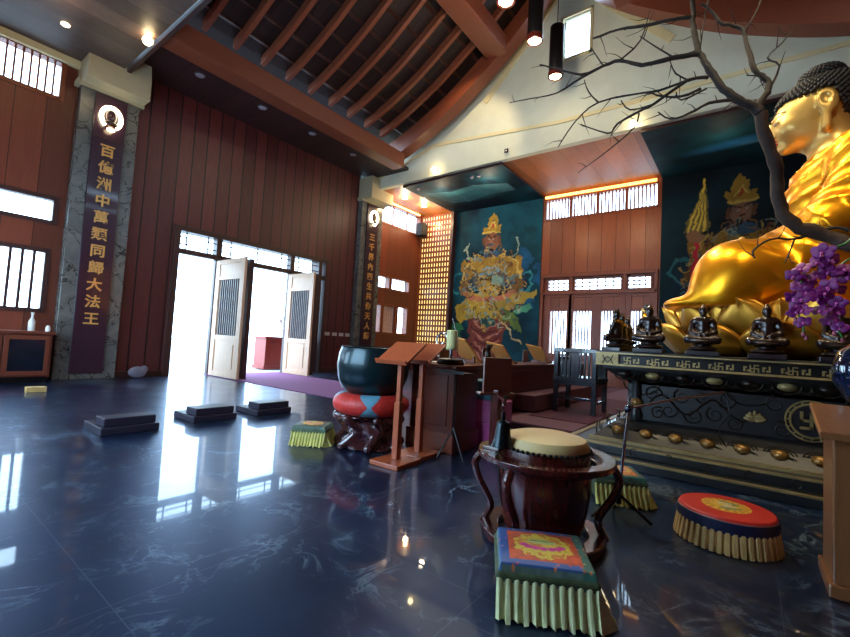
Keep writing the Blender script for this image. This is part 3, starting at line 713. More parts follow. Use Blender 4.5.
# ================================================================== ALTAR
def wb(b, name, mat, parent, **k):     # b holds world coordinates, parent unrotated
    o = b.build(name, mat, parent, **k); o.location = -parent.location; return o
AL = thing('altar', 'long black carved altar with gilded fret band under the golden Buddha', 'altar', (7.35, -.6, 0))
AX0, AX1, AY0, AY1 = 5.5, 9.2, -2.8, 1.5
b = MB(); b.box(AX0, AY0, 1.22, AX1, AY1, 1.27); wb(b, 'table_top', ALTD, AL, bevel=.01)
b = MB(); b.box(AX0+.03, AY0+.03, 1.10, AX1-.03, AY1-.03, 1.22); wb(b, 'fret_band_ground', BLACK, AL)
b = MB()
for z in (1.095, 1.235): b.box(AX0-.012, AY0-.01, z, AX1+.01, AY1+.012, z+.02 if z < 1.2 else z+.015)
def fret(b, y, z, s, M, mirror=1):     # left-turning temple fret sign, strokes as small bars
    w_ = s*.17; q = [(-s,0,s,0,0),(0,-s,0,s,0),(-s,0,-s,s,1),(0,s,s,s,1),(s,0,s,-s,1),(-s,-s,0,-s,1)]
    for x0, z0, x1, z1, _ in q:
        a0, a1 = min(x0,x1)-w_, max(x0,x1)+w_; c0, c1 = min(z0,z1)-w_, max(z0,z1)+w_
        b.box(a0, -.012, c0, a1, .0, c1, M)
def side_M(y, z): return T((AX0+.035, y, z)) @ R(-PI/2, 'Z')      # local x -> -y ; local y -> +x
def front_M(x, z): return T((x, AY1-.035, z)) @ R(PI, 'Z')
y = AY1-.34; k = 0
while y > AY0+.2:
    fret(b, 0, 0, .034, side_M(y, 1.163))
    for dy in (.075, .22):
        m = side_M(y-dy-.02, 1.163); b.box(-.03, -.01, -.03, -.012, 0, .005, m); b.box(-.03, -.01, .005, .0, 0, .02, m); b.box(.0, -.01, -.03, .02, 0, -.012, m); b.box(.02, -.01, -.03, .035, 0, .03, m)
    y -= .3; k += 1
for i in range(6): fret(b, 0, 0, .034, front_M(AX0+.5+i*.55, 1.163))
wb(b, 'gilded_fret', ALTG, AL)
b = MB(); b.box(AX0-.008, AY1-.25, 1.1, AX0+.03, AY1+.01, 1.24); b.box(AX0, AY1-.03, 1.1, AX0+.3, AY1+.01, 1.24)
wb(b, 'corner_plate', ALTG2, AL)
b = MB()
for yy in (AY1-.13,):
    m = side_M(yy, 1.165) @ T((0, -.045, 0)) @ R(PI/4, 'Y'); 
    for a in ((-.03,-.03,.03,-.022),(-.03,.022,.03,.03),(-.03,-.03,-.022,.03),(.022,-.03,.03,.03)): b.box(a[0], -.012, a[1], a[2], .0, a[3], m)
    m = side_M(yy+.06, 1.165) @ T((0, -.045, 0)); b.tube([(.0,-.004,.05),(.025,-.004,0),(.0,-.004,-.05)], .005, 6, M=m)
    m = side_M(yy-.06, 1.165) @ T((0, -.045, 0)); b.tube([(.0,-.004,.05),(-.025,-.004,0),(.0,-.004,-.05)], .005, 6, M=m)
wb(b, 'corner_diamond', BLACK, AL)
# body profile swept round the rectangle (x inset d, z)
def ring_prof(prof, y1=AY1):
    b = MB(); vs = []; fs = []
    for d, z in prof: vs += [(AX0+d, AY0+d, z), (AX1-d, AY0+d, z), (AX1-d, y1-d, z), (AX0+d, y1-d, z)]
    for j in range(len(prof)-1):
        for i in range(4): k = (i+1) % 4; fs.append((j*4+i, j*4+k, (j+1)*4+k, (j+1)*4+i))
    return b.add(vs, fs)
wb(ring_prof([(.06,1.1),(.07,1.06),(.14,1.0),(.22,.95),(.24,.93),(.3,.92),(.3,.88)]), 'cornice', ALTD, AL)
b = ring_prof([(.3,.93),(.3,.42)]); wb(b, 'body_panel', ALTD, AL)
wb(ring_prof([(.3,.46),(.24,.44),(.2,.42),(.12,.36),(.02,.26),(-.04,.2),(-.06,.2)]), 'base_moulding', ALTD, AL)
b = MB(); b.box(AX0-.25, AY0-.25, .1, AX1+.25, AY1+.25, .2); b.box(AX0-.45, AY0-.45, 0, AX1+.45, AY1+.45, .1); wb(b, 'base_steps', ALTD, AL, bevel=.01)
b = MB()
for d, z in ((-.25,.185),(-.45,.085)):
    b.box(AX0+d-.006, AY0+d, z, AX0+d+.04, AY1-d, z+.022); b.box(AX0+d, AY1-d-.04, z, AX1-d, AY1-d+.006, z+.022)
b.box(AX0-.07, AY0, .2, AX0-.02, AY1+.05, .235)
wb(b, 'base_gilt_edge', ALTG2, AL)
for i in range(9):
    y = AY1-.2-.3*i
    e = MB(); e.ell((AX0+.09, y-.05, .325), (.07,.075,.055), 14, 8); o = wb(e, 'gilded_boss', ALTB, AL, smooth=True)
    e = MB(); e.ell((AX0+.13, y-.1, 1.0), (.06,.08,.045), 14, 8); wb(e, 'lotus_boss', ALTG2 if i % 2 else BRONZE, AL, smooth=True)
b = MB()
def spiral(cx, cz, r, turns, dirn, a0, M, th=.012, n=26):
    pts = []
    for i in range(n):
        t = i/(n-1); a = a0+dirn*t*turns*2*PI; rr = r*(1-.8*t); pts.append((cx+rr*math.cos(a), 0, cz+rr*math.sin(a)))
    b.tube(pts, [th*(1-.5*i/n) for i in range(n)], 6, M=M)
PM = T((AX0+.3, 0, 0)) @ R(-PI/2, 'Z')      # local x = -y world
for i in range(9):                            # halo curls round the bosses
    y = AY1-.2-.3*i
    for rr in (.1, .13):
        b.tube([(AX0+.07+.03*math.cos(a), y-.05+rr*math.cos(a), .325+rr*.62*math.sin(a)) for a in np.linspace(.2, PI-.2, 14)], .007, 6)
    b.tube([(AX0+.1, y-.1+.11*math.cos(a), .995-.07*math.sin(a)) for a in np.linspace(.1, PI-.1, 14)], .008, 6)
    b.tube([(AX0+.13, y-.25+.04*math.cos(a), .99-.04*math.sin(a)) for a in np.linspace(0, 2*PI, 12)], .007, 6)
for (y, z, r, d, a0) in ((.92,.78,.1,1,0),(.75,.6,.09,-1,1),(.62,.78,.09,1,2),(.5,.58,.1,1,3),(.42,.8,.08,-1,0),(.3,.62,.09,1,2),(.86,.56,.08,1,1),(.2,.8,.1,1,4),(.13,.55,.08,-1,1),(-.22,.8,.09,1,1),(-.27,.55,.09,-1,2),(-.85,.8,.1,1,0),(-.95,.58,.1,1,2),(-1.3,.7,.12,1,1)):
    spiral(-y, z, r, 1.4, d, a0, PM)
b.tube([(-.95+.06*i, 0, .68+.1*math.sin(i*.75)) for i in range(18)], .014, 6, M=PM)
for yy in (1.05, .0, -.95): b.tube([(-yy+.2*math.cos(a), 0, .9-.14*abs(math.sin(a))) for a in np.linspace(0, PI, 16)], .01, 6, M=PM)
# scroll carving on the front slope of the base
for i in range(7):
    x = AX0+.25+i*.5; spiral(x, .3, .13, 1.3, 1 if i % 2 else -1, i, T((0, AY1+.02, 0)) , .012)
for i in range(8): y = AY1-.15-i*.34; spiral(-y, .15, .05, 1.2, 1 if i % 2 else -1, i, T((AX0-.255, 0, 0)) @ R(-PI/2, 'Z'), .006, 16)
wb(b, 'scroll_relief', BRONZE, AL, smooth=True)
b = MB()
for row, (n, L_, z0) in enumerate(((7,.085,.6),(5,.07,.63),(3,.055,.655))):
    for i in range(n):
        a = -1.25+2.5*i/(n-1) if n > 1 else 0
        m = PM @ T((.05, -.012-.012*row, z0)) @ R(a, 'Y'); b.ell((0, 0, L_*.62), (L_*.25, .014, L_*.6), 8, 6, m)
wb(b, 'lotus_relief', ALTG, AL, smooth=True)
b = MB(); cy = -.5; cz = .67
for rr, th in ((.165,.012),(.2,.008)): b.tube([(AX0+.295, cy+rr*math.cos(a), cz+rr*math.sin(a)) for a in np.linspace(0, 2*PI, 40)[:-1]], th, 6, closed=True)
for i in range(16): a = 2*PI*i/16; b.ell((AX0+.285, cy+.183*math.cos(a), cz+.183*math.sin(a)), .009, 8, 6)
m = T((AX0+.3, cy, cz)) @ R(-PI/2, 'Z'); q = MB(); fret(b, 0, 0, .075, m @ Matrix.Diagonal((1,1.6,1,1)))
wb(b, 'round_medallion', ALTG, AL)
b = MB()
for x, y in ((AX0+.28, AY1-.4),(AX1-.28, AY1-.4)): wb(MB().lathe([(.05,.44),(.075,.5),(.06,.56),(.05,.58),(.05,.88),(.07,.93)], 16, T((x,y,0))), 'corner_column', ALTD, AL, smooth=True)
b = MB(); b.ell((AX0+.26, AY1-.41, .66), (.065,.065,.06), 14, 8); wb(b, 'column_ball', ALTB, AL, smooth=True)

# ------------------------------------------------------------------ lotus seat
LC = (7.42, -.6, 1.27)
LT = thing('lotus_throne', 'golden lotus flower seat with pointed petals beneath the big Buddha', 'lotus seat', LC)
MB().lathe([(1.3,0),(1.42,.08),(1.45,.3),(1.42,.5),(1.38,.55),(.5,.57)], 48).build('core', GOLDP, LT, smooth=True)
def petal(W, H, r0, r1, tip):
    nu, nv = 17, 16; vs = []; fs = []
    for j in range(nv):
        v = j/(nv-1); wv = W*(max(0, 1-v**2.6)**.62)*(.72+.28*min(1, v*3))
        for i in range(nu):
            u = -1+2*i/(nu-1); a = u*wv
            rr = r0+(r1-r0)*math.sin(min(1, v*1.25)*PI/2)+tip*v**5 - .10*abs(u)**2.2*(.5+v*.5) + .02*math.exp(-(u*9)**2)*v
            z = H*(v-.0*u*u)
            vs.append((rr*math.cos(a), rr*math.sin(a), z))
    for j in range(nv-1):
        for i in range(nu-1): k = j*nu+i; fs.append((k, k+1, k+nu+1, k+nu))
    b = MB(); b.add(vs, fs)
    # raised rim
    e = [vs[j*nu] for j in range(nv)] + [vs[j*nu+nu-1] for j in range(nv-2, -1, -1)]
    b.tube(e, .017, 6)
    return b
NP = 14
for row, (W, H, r0, r1, tip, off, z) in enumerate(((.245,.66,1.36,1.60,.06,0,.02),(.25,.38,1.45,1.68,.07,.5,.02),(.2,.62,1.3,1.50,.04,.5,.04))):
    p0 = None
    for i in range(NP):
        if p0 is None:
            p0 = petal(W, H, r0, r1, tip).build('petal', GOLDP, LT, smooth=True); o = p0
            s_ = p0.modifiers.new('s', 'SOLIDIFY'); s_.thickness = .02; s_.offset = -1
        else: o = dup(p0)
        o.rotation_euler = (0, 0, 2*PI*(i+off)/NP); o.location = (0, 0, z)

# ------------------------------------------------------------------ BUDDHA
BO = Vector((7.35, -1.0, 1.85))
BU = thing('buddha_statue', 'huge golden seated Buddha with blue-black curled hair, in profile', 'statue', tuple(BO))
def fold(p, k, amp, ph=0): s_ = np.sin(p*k+ph); return amp*(1-np.abs(s_))**1.6
def robe(X, Y, Z):
    d = s_cap(X,Y,Z,(0,-.12,.5),(0,-.02,1.5),.68,.62)
    d = smin(d, s_cap(X,Y,Z,(-.66,-.08,1.72),(.66,-.08,1.72),.40,.40), .25)
    d = smin(d, s_ell(X,Y,Z,(0,.28,1.45),(.55,.3,.5)), .2)
    for s in (-1, 1):
        d = smin(d, s_cap(X,Y,Z,(s*.86,-.1,1.6),(s*1.05,.25,.95),.31,.27), .15)
        d = smin(d, s_cap(X,Y,Z,(s*1.05,.25,.95),(s*.25,.95,.72),.27,.17), .14)
        d = smin(d, s_cap(X,Y,Z,(s*.5,-.2,.36),(s*1.0,1.12,.40),.5,.44), .2)
        d = smin(d, s_cap(X,Y,Z,(s*1.0,1.14,.32),(-s*.2,1.45,.22),.42,.26), .15)
        d = smin(d, s_cap(X,Y,Z,(s*.98,.25,.85),(s*.85,.6,.45),.2,.3), .25)
    d = smin(d, s_ell(X,Y,Z,(0,.55,.5),(.95,.85,.45)), .35)
    d = smin(d, s_cap(X,Y,Z,(-1.1,1.3,.12),(1.1,1.3,.12),.3,.3), .2)
    d = smin(d, s_ell(X,Y,Z,(-.7,1.45,.08),(.6,.5,.13)), .1); d = smin(d, s_ell(X,Y,Z,(.7,1.45,.08),(.6,.5,.13)), .1)
    d = np.maximum(d, -Z+.02)
    # drapery
    up = np.clip((Z-.95)/.3, 0, 1)
    r1 = np.sqrt((X-.15)**2*.8+(Y-.1)**2+(Z-2.45)**2*1.1); r2 = np.sqrt((X+1.2)**2+(Y+.5)**2*1.2+(Z-2.2)**2*.6)
    f = fold(r1, 15, .045)*up*np.clip((Y+.35)*3,0,1)
    f = f + fold(r2, 15, .035, 1)*np.clip((-X-.6)*4,0,1)*np.clip((Z-.6)*3,0,1)*np.clip(1-(Y-.9)*3,0,1)*(1-up)
    lap = np.clip((.95-Z)/.3,0,1)*np.clip(1.15-Y,0,1)
    f = f + fold(np.sqrt((X+.1)**2+(Y+.3)**2*.8+(Z-1.6)**2), 17, .04)*lap
    f = f + .02*np.exp(-((Y-.62-.05*X)*28)**2)*np.clip((.75-Z)*4,0,1) + .022*np.exp(-((Y-.42-.05*X)*22)**2)*np.clip((.75-Z)*4,0,1)
    return (d - f)*.8
sdfobj('robe', robe, (-1.6,-1.0,-.02), (1.6,2.2,2.3), .028, GOLD, BU)
HS = .74; HSV = (.78,.82,.72); HC = Vector((0, .36, 2.66)); HT = math.radians(-12)
def headq(X, Y, Z):
    x = (X-HC.x); y = (Y-HC.y); z = (Z-HC.z); c, s = math.cos(-HT), math.sin(-HT)
    return x/HSV[0], (y*c - z*s)/HSV[1], (y*s + z*c)/HSV[2]
def body(X, Y, Z):
    x, y, z = headq(X, Y, Z); ax = np.abs(x)
    d = s_ell(x,y,z,(0,-.13,.13),(.46,.56,.47))
    d = smin(d, s_ell(x,y,z,(0,.09,-.08),(.42,.46,.46)), .1)
    d = smin(d, s_ell(x,y,z,(0,.12,-.33),(.34,.36,.25)), .1)
    d = smin(d, s_ell(ax,y,z,(.19,.32,-.17),(.17,.15,.17)), .1)
    d = smin(d, s_cap(x,y,z,(0,.51,.12),(0,.62,-.14),.032,.06), .05)
    d = smin(d, s_ell(ax,y,z,(.055,.53,-.155),(.045,.05,.035)), .03)
    d = smin(d, s_cap(ax,y,z,(.05,.5,.13),(.3,.33,.15),.022,.012), .04)
    d = smin(d, s_ell(ax,y,z,(.17,.39,.02),(.115,.10,.06)), .03)
    d = smin(d, s_ell(x,y,z,(0,.52,-.275),(.12,.07,.028)), .025)
    d = smin(d, s_ell(x,y,z,(0,.50,-.335),(.10,.07,.032)), .025)
    d = smin(d, s_ell(x,y,z,(0,.42,-.45),(.14,.12,.11)), .07)
    d = smin(d, np.maximum(s_ell(ax,y,z,(.47,-.12,-.02),(.06,.13,.22)), -s_ell(ax,y,z,(.53,-.10,.02),(.05,.075,.12))), .02)
    d = smin(d, s_cap(ax,y,z,(.46,-.08,-.2),(.44,-.03,-.46),.055,.06), .04)
    d = d*HS
    d = smin(d, s_cap(X,Y,Z,(0,.0,1.8),(0,.2,2.35),.36,.26), .12)
    d = smin(d, s_ell(X,Y,Z,(0,.2,1.85),(.4,.25,.3)), .1)
    for s in (-1, 1):        # forearm ends, palms and five fingers laid in the lap
        d = np.minimum(d, s_cap(X,Y,Z,(s*.4,.95,.78),(s*.12,1.15,.86),.13,.12))
        for k in range(4): d = smin(d, s_cap(X,Y,Z,(s*.05,1.08+.075*k,.88+.02*(s > 0)),(-s*.26,1.06+.08*k,.9+.03*(s > 0)),.05,.035), .02)
        d = smin(d, s_cap(X,Y,Z,(s*.2,1.08,.93),(s*.02,1.1,1.08),.05,.04), .03)
    return d
bo = sdfobj('body', body, (-.6,-.55,.6), (.6,1.5,3.35), .024, GOLDF, BU)
MH = T(HC) @ R(HT, 'X') @ Matrix.Diagonal(HSV+(1,))
b = MB(); b.ell((0,.55,-.275),(.125,.075,.027),16,8,MH).ell((0,.53,-.335),(.105,.075,.033),16,8,MH); b.build('lips', LIP, BU, smooth=True)
b = MB()
for s in (-1,1): b.ell((s*.185,.47,-.008),(.10,.05,.017),14,6,MH)
b.build('eyes', EYEW, BU, smooth=True)
b = MB()
for s in (-1,1):
    b.tube([(s*.05,.53,.10),(s*.14,.525,.155),(s*.24,.45,.165),(s*.33,.35,.12)], .008, 6, M=MH)
b.tube([(-.001,.575,.2),(.001,.575,.2)], .03, 8, M=MH)
b.build('eyebrows', HAIR, BU, smooth=True)
b = MB(); cr = (.485,.60,.50); cc = (0,-.14,.15)
vs = []; n = 1000
for i in range(n):
    z = 1-2*(i+.5)/n; r = math.sqrt(1-z*z); a = i*PI*(3-math.sqrt(5)); p = Vector((cc[0]+cr[0]*r*math.cos(a), cc[1]+cr[1]*r*math.sin(a), cc[2]+cr[2]*z))
    if (p.y > -.02 and p.z > .36-.30*(.46-p.y)) or (-.26 < p.y <= -.02 and p.z > .23) or (p.y <= -.26 and p.z > -.40): b.ell(p, .038, 7, 5, MH)
n = 190
for i in range(n):
    z = 1-1.3*(i+.5)/n; r = math.sqrt(max(0, 1-z*z)); a = i*PI*(3-math.sqrt(5)); b.ell((.29*r*math.cos(a), -.2+.29*r*math.sin(a), .62+.2*z), .034, 7, 5, MH)
b.ell((0,-.20,.20),(.455,.555,.455),24,14,MH); b.ell((0,-.2,.6),(.28,.28,.21),16,10,MH)
b.build('hair', HAIR, BU, smooth=True)

# ------------------------------------------------------------------ small statues
def sfig(X, Y, Z):
    d = s_cap(X,Y,Z,(0,0,.17),(0,0,.27),.062,.055); d = smin(d, s_cap(X,Y,Z,(-.06,0,.285),(.06,0,.285),.03,.03), .03)
    d = smin(d, s_ell(X,Y,Z,(0,.01,.365),(.036,.04,.045)), .012); d = smin(d, s_ell(X,Y,Z,(0,-.005,.405),(.018,.02,.018)), .01)
    ax = np.abs(X)
    d = smin(d, s_cap(ax,Y,Z,(.085,0,.27),(.1,.03,.19),.026,.022), .02); d = smin(d, s_cap(ax,Y,Z,(.1,.03,.19),(.02,.085,.165),.022,.016), .015)
    d = smin(d, s_cap(ax,Y,Z,(.03,0,.14),(.125,.07,.13),.045,.03), .02); d = smin(d, s_cap(ax,Y,Z,(.125,.07,.125),(0,.1,.12),.028,.024), .02)
    d = smin(d, s_cap(X,Y,Z,(0,.03,.34),(0,.05,.335),.02,.01), .01)
    f = .004*(1-np.abs(np.sin(np.sqrt(X*X+(Z-.36)**2+Y*Y)*90)))
    return (d-f)*.9
P_, F_ = surfnet(sfig, (-.18,-.09,.08), (.18,.15,.44), .009)
sme = npmesh('figure', P_, F_, True); sme.materials.append(STAT)
def small_statue(loc, rz, label, scale=1, group=None):
    t = thing('small_buddha_statue', label, 'statue', loc, rz, group); t.scale = (scale*1.05, scale*1.05, scale*1.28)
    o = bpy.data.objects.new('figure', sme); COL.objects.link(o); o.parent = t
    m = MB(); m.lathe([(.10,.035),(.13,.05),(.125,.065),(.08,.075),(.075,.085),(.12,.1),(.135,.115),(.12,.125),(.05,.13)], 24); m.build('lotus_base', STAT, t, smooth=True)
    MB().box(-.14,-.1,0,.14,.12,.035).build('plinth', DARKFR, t, bevel=.004)
    return t
AT = 1.27
small_statue((5.60, .94, AT), PI/2, 'small dark seated statue on altar edge, leftmost of those facing out, beside gold figurine', 1.05)
small_statue((5.60, .41, AT), PI/2, 'small dark seated statue on altar edge, directly above the steel microphone boom tip', 1.05)
small_statue((5.60, -.14, AT), PI/2, 'small dark seated statue on altar edge below the left orchid spray', 1.05)
small_statue((5.60, -.68, AT), PI/2, 'small dark seated statue at right picture edge beside the blue glazed jar', 1.05)
small_statue((5.78, 1.34, AT), -.2, 'small dark statue in profile, outermost at altar front corner', 1.0)
small_statue((6.15, 1.36, AT), 0, 'small dark statue second in from altar front corner', .95)
small_statue((6.5, 1.36, AT), .1, 'small dark statue behind two others near the gold figurine', .92)
t = thing('gold_figurine', 'slender standing gold figurine with black hair on altar corner', 'statue', (6.35, 1.12, AT))
gb = MB(); gb.lathe([(.09,0),(.1,.03),(.07,.06),(.075,.1),(.085,.2),(.07,.34),(.085,.42),(.07,.48),(.03,.52)], 20, Matrix.Diagonal((1,.7,1,1)))
for s in (-1,1): gb.tube([(s*.08,0,.46),(s*.11,.03,.36),(s*.05,.08,.32)], [.025,.022,.018], 8)
gb.build('robe', GOLD, t, smooth=True); MB().ell((0,.01,.56),(.042,.048,.055)).tube([(0,0,.5),(0,0,.54)], .022).build('head', GOLDF, t, smooth=True); MB().ell((0,-.01,.59),(.046,.05,.045)).ell((0,-.01,.635),.022).build('hair', HAIR, t, smooth=True)
# ================================================================== TREE BRANCH, ORCHIDS
BR = {
'trunk':[(5.45,-1.35,1.35),(5.35,-1.3,1.7),(5.22,-1.00,2.14),(5.37,-0.72,2.35),(5.37,-0.57,2.44),(5.30,-0.32,2.57),(5.23,-0.21,2.81),(5.11,-0.18,3.06),(4.93,-0.09,3.35),(4.88,-0.06,3.54)],
'A':[(4.88,-0.06,3.54),(4.83,0.02,3.62),(4.78,0.12,3.69),(4.76,0.25,3.86),(4.78,0.36,4.10),(4.83,0.44,4.32),(4.89,0.48,4.58),(4.92,0.50,4.76),(4.93,0.51,5.05)],
'Bb':[(4.88,-0.06,3.54),(4.88,-0.05,3.64),(4.93,-0.11,3.75),(4.95,-0.12,3.84),(4.95,-0.09,3.91),(4.94,-0.01,4.01),(5.00,0.04,4.27),(5.05,0.08,4.51),(5.03,0.16,4.58),(4.98,0.27,4.63),(4.99,0.32,4.75),(4.96,0.43,4.89)],
'B1':[(4.93,-0.11,3.75),(5.06,-0.20,4.05),(5.04,-0.11,4.15),(5.16,-0.22,4.33),(5.24,-0.30,4.47)],
'B2':[(4.95,-0.09,3.91),(4.92,-0.02,3.94),(4.89,0.05,3.95)], 'B3':[(5.05,0.08,4.51),(5.12,0.01,4.65),(5.18,-0.06,4.85)],
'C':[(4.81,0.42,4.26),(4.74,0.64,4.26),(4.72,0.93,4.28),(4.78,1.16,4.45),(4.80,1.34,4.46),(4.86,1.61,4.49),(4.97,1.93,4.73),(5.06,2.21,4.94)],
'C2':[(4.80,1.34,4.46),(4.85,1.60,4.44),(4.90,1.91,4.38),(5.00,2.30,4.48),(5.05,2.62,4.55)], 'C3':[(4.81,1.34,4.46),(4.93,1.52,4.82)],
'D':[(4.92,0.50,4.75),(4.88,0.71,4.78),(4.87,0.97,4.82),(4.90,1.20,4.90),(4.95,1.51,4.94)],
'E':[(4.74,0.34,3.95),(4.67,0.51,3.94),(4.60,0.78,3.75),(4.61,0.92,3.72),(4.67,1.14,3.68),(4.72,1.25,3.62),(4.80,1.57,3.85)],
'E1':[(4.67,0.51,3.94),(4.62,0.74,3.89),(4.63,0.92,3.92),(4.73,1.36,4.01),(4.82,1.64,3.91),(4.96,1.89,3.72)],
'E2':[(4.61,0.92,3.70),(4.64,0.97,3.58),(4.77,1.24,3.46),(4.98,1.64,3.36)], 'E3':[(4.60,0.78,3.75),(4.63,1.01,3.77),(4.66,1.11,3.92)],
'Fb':[(4.76,0.16,3.68),(4.68,0.33,3.66),(4.63,0.48,3.58),(4.61,0.64,3.56),(4.60,0.75,3.66)],
'G':[(4.69,0.40,3.83),(4.63,0.55,3.77),(4.61,0.73,3.82),(4.62,0.85,3.90),(4.66,1.12,3.97)], 'Hh':[(4.70,0.35,3.82),(4.62,0.55,3.73),(4.63,0.60,3.83)],
'K':[(4.98,0.37,4.91),(4.94,0.40,4.69),(4.83,0.42,4.32)],
'K2':[(4.78,1.16,4.45),(4.83,0.97,4.63),(4.90,0.90,4.99)], 'K3':[(4.73,1.36,4.01),(4.78,1.49,4.20),(4.83,1.56,4.39)],
'K4':[(4.68,0.49,3.93),(4.68,0.61,4.05),(4.72,0.67,4.22)], 'K5':[(4.74,0.64,4.26),(4.79,0.82,4.48),(4.84,0.98,4.69)],
'J':[(5.39,-0.72,2.48),(5.39,-0.63,2.52),(5.34,-0.45,2.47),(5.28,-0.33,2.42),(5.20,-0.15,2.42),(5.10,-0.02,2.30),(5.07,-0.03,2.22)],
'J2':[(5.28,-0.33,2.42),(5.18,-0.26,2.18)]}
RAD = dict(trunk=(.075,.05), A=(.045,.02), Bb=(.032,.012), C=(.026,.009), D=(.022,.012), E=(.018,.007), E1=(.013,.006), C2=(.014,.006), G=(.014,.006), Fb=(.016,.006), J=(.018,.007))
tb = thing('tree_branch', 'bare dark branching tree limb in front of the golden Buddha', 'branch', (5.45,-1.35,1.27))
def smoothpts(p, k=4):
    p = [Vector(q) for q in p]; out = []
    for i in range(len(p)-1):
        a = p[max(i-1,0)]; b_ = p[i]; c = p[i+1]; d = p[min(i+2,len(p)-1)]
        for j in range(k):
            t = j/k; out.append(.5*((2*b_)+(c-a)*t+(2*a-5*b_+4*c-d)*t*t+(3*b_-a-3*c+d)*t**3))
    return out+[p[-1]]
rj = random.Random(3)
for k, p in BR.items():
    r0, r1 = RAD.get(k, (.010, .005)); s = smoothpts(p, 4 if k in ('trunk','A') else 3); n = len(s)
    b = MB(); b.tube([q+Vector((rj.uniform(-1,1),rj.uniform(-1,1),rj.uniform(-1,1)))*r0*.18 for q in s], [(r0+(r1-r0)*i/(n-1))*rj.uniform(.88,1.12) for i in range(n)], 10 if r0 > .03 else 7)
    if k != 'trunk':   # twigs
        for i in range(2, n-1, 3):
            d = Vector((rj.uniform(-.5,.5), rj.uniform(-.3,1), rj.uniform(-.6,1))).normalized()*rj.uniform(.06,.28); q = s[i]
            b.tube([q, q+d*.5+Vector((0,0,rj.uniform(-.03,.03))), q+d], [.006,.0035,.0015], 5)
    wb(b, 'trunk' if k == 'trunk' else 'branch', BARK2 if k == 'trunk' else BARK, tb, smooth=True)
ph = thing('branch_pot', 'dark round pot holding the tree limb on the altar', 'pot', (5.72,-1.75,1.27))
wb(MB().lathe([(.1,0),(.16,.03),(.2,.14),(.17,.2),(.15,.2),(.14,.17),(.02,.17)], 24, T((5.72,-1.75,1.27))), 'pot_body', BLUEV, ph, smooth=True)
tb.location = (5.72,-1.75,1.27)
for ch in tb.children: ch.location = -tb.location
BRfix = MB().tube([(5.72,-1.75,1.44),(5.6,-1.6,1.5),(5.45,-1.35,1.45)], [.06,.07,.07], 10); wb(BRfix, 'trunk', BARK2, tb, smooth=True)
ORC = [(4.69,-0.470,2.160,1.3),(4.76,-0.450,2.090,1.2),(4.73,-0.520,2.100,1.1),(4.74,-0.340,2.030,1.2),(4.69,-0.290,1.970,1.0),(4.75,-0.440,1.970,1.0),(4.80,-0.390,1.950,1.0),(4.76,-0.510,2.010,1.1),(4.81,-0.630,1.970,1.2),(4.77,-0.600,2.020,1.0),(4.79,-0.340,1.890,1.2),(4.73,-0.370,1.840,1.0),(4.69,-0.500,1.870,1.2),(4.80,-0.560,1.860,1.0),(4.74,-0.290,1.790,1.0),(4.72,-0.340,1.780,1.0),(4.80,-0.320,1.730,1.0),(4.69,-0.350,1.680,1.0),(4.69,-0.300,1.670,0.9),(4.69,-0.350,1.580,0.9),(4.69,-0.480,1.820,1.0),(4.72,-0.440,1.780,1.0),(4.80,-0.520,1.770,1.0),(4.73,-0.560,1.750,1.0),(4.71,-0.460,1.680,1.0),(4.80,-0.530,1.690,1.0),(4.73,-0.560,1.670,0.9),(4.80,-0.520,1.600,0.9),(4.78,-0.580,1.550,0.9)]
op = thing('orchid_plant', 'purple moth orchid with two hanging sprays in front of the golden lotus', 'orchid', (4.85,-1.25,.0))
s1 = [(4.85,-1.25,.9),(4.85,-1.15,1.8),(4.83,-.95,2.25),(4.80,-0.70,2.30),(4.80,-0.61,2.24),(4.80,-0.52,2.20),(4.80,-0.41,2.10),(4.80,-0.34,1.91),(4.80,-0.32,1.70),(4.80,-0.36,1.57),(4.80,-0.36,1.50)]
s2 = [(4.87,-1.25,.9),(4.87,-1.15,1.7),(4.83,-.9,2.05),(4.80,-0.70,2.12),(4.80,-0.61,2.09),(4.80,-0.55,1.99),(4.80,-0.50,1.82),(4.80,-0.51,1.66),(4.80,-0.56,1.57),(4.80,-0.60,1.47)]
for s in (s1, s2): wb(MB().tube(smoothpts(s, 4), .008, 6), 'stem', LEAFG, op, smooth=True)
b = MB(); m0 = []
for k, (a, lx, lz) in enumerate(((90,.030,.036),(200,.028,.034),(-20,.028,.034),(160,.040,.034),(20,.040,.034))):
    a = math.radians(a); M_ = R(-a, 'Y'); b.ell((.034 if k > 2 else .032, .004 if k > 2 else -.003, 0), (lx, .006, lz*.85), 10, 6, M_)
b.mi = 1; b.ell((0,-.012,-.008),(.011,.012,.014),8,6); b.ell((0,-.02,-.022),(.008,.012,.006),8,5)
fo = b.build('flower', [ORCH, ORCHC], op, smooth=True)
for i, (x, y, z, s) in enumerate(ORC):
    o = fo if i == 0 else dup(fo); o.location = Vector((x,y,z))-op.location; o.scale = (s*1.0,)*3; o.rotation_euler = (rj.uniform(-.5,.3), rj.uniform(-.6,.6), -PI/2-.2+rj.uniform(-.7,.7))
for p in ((4.8,-.36,1.49),(4.8,-.38,1.46),(4.8,-.31,1.62),(4.8,-.6,1.45),(4.8,-.55,1.5)): wb(MB().ell(p, (.016,.016,.02), 8, 6), 'bud', ORCHB, op, smooth=True)
b = MB()
for a in (-.9,-.2,.6,2.2,3.6,-1.9): 
    m = T((4.85,-1.25,.86)) @ R(a, 'Z') @ R(-.5, 'Y'); b.ell((.2,0,0),(.22,.045,.01),12,6,m)
wb(b, 'leaves', LEAFG, op, smooth=True)
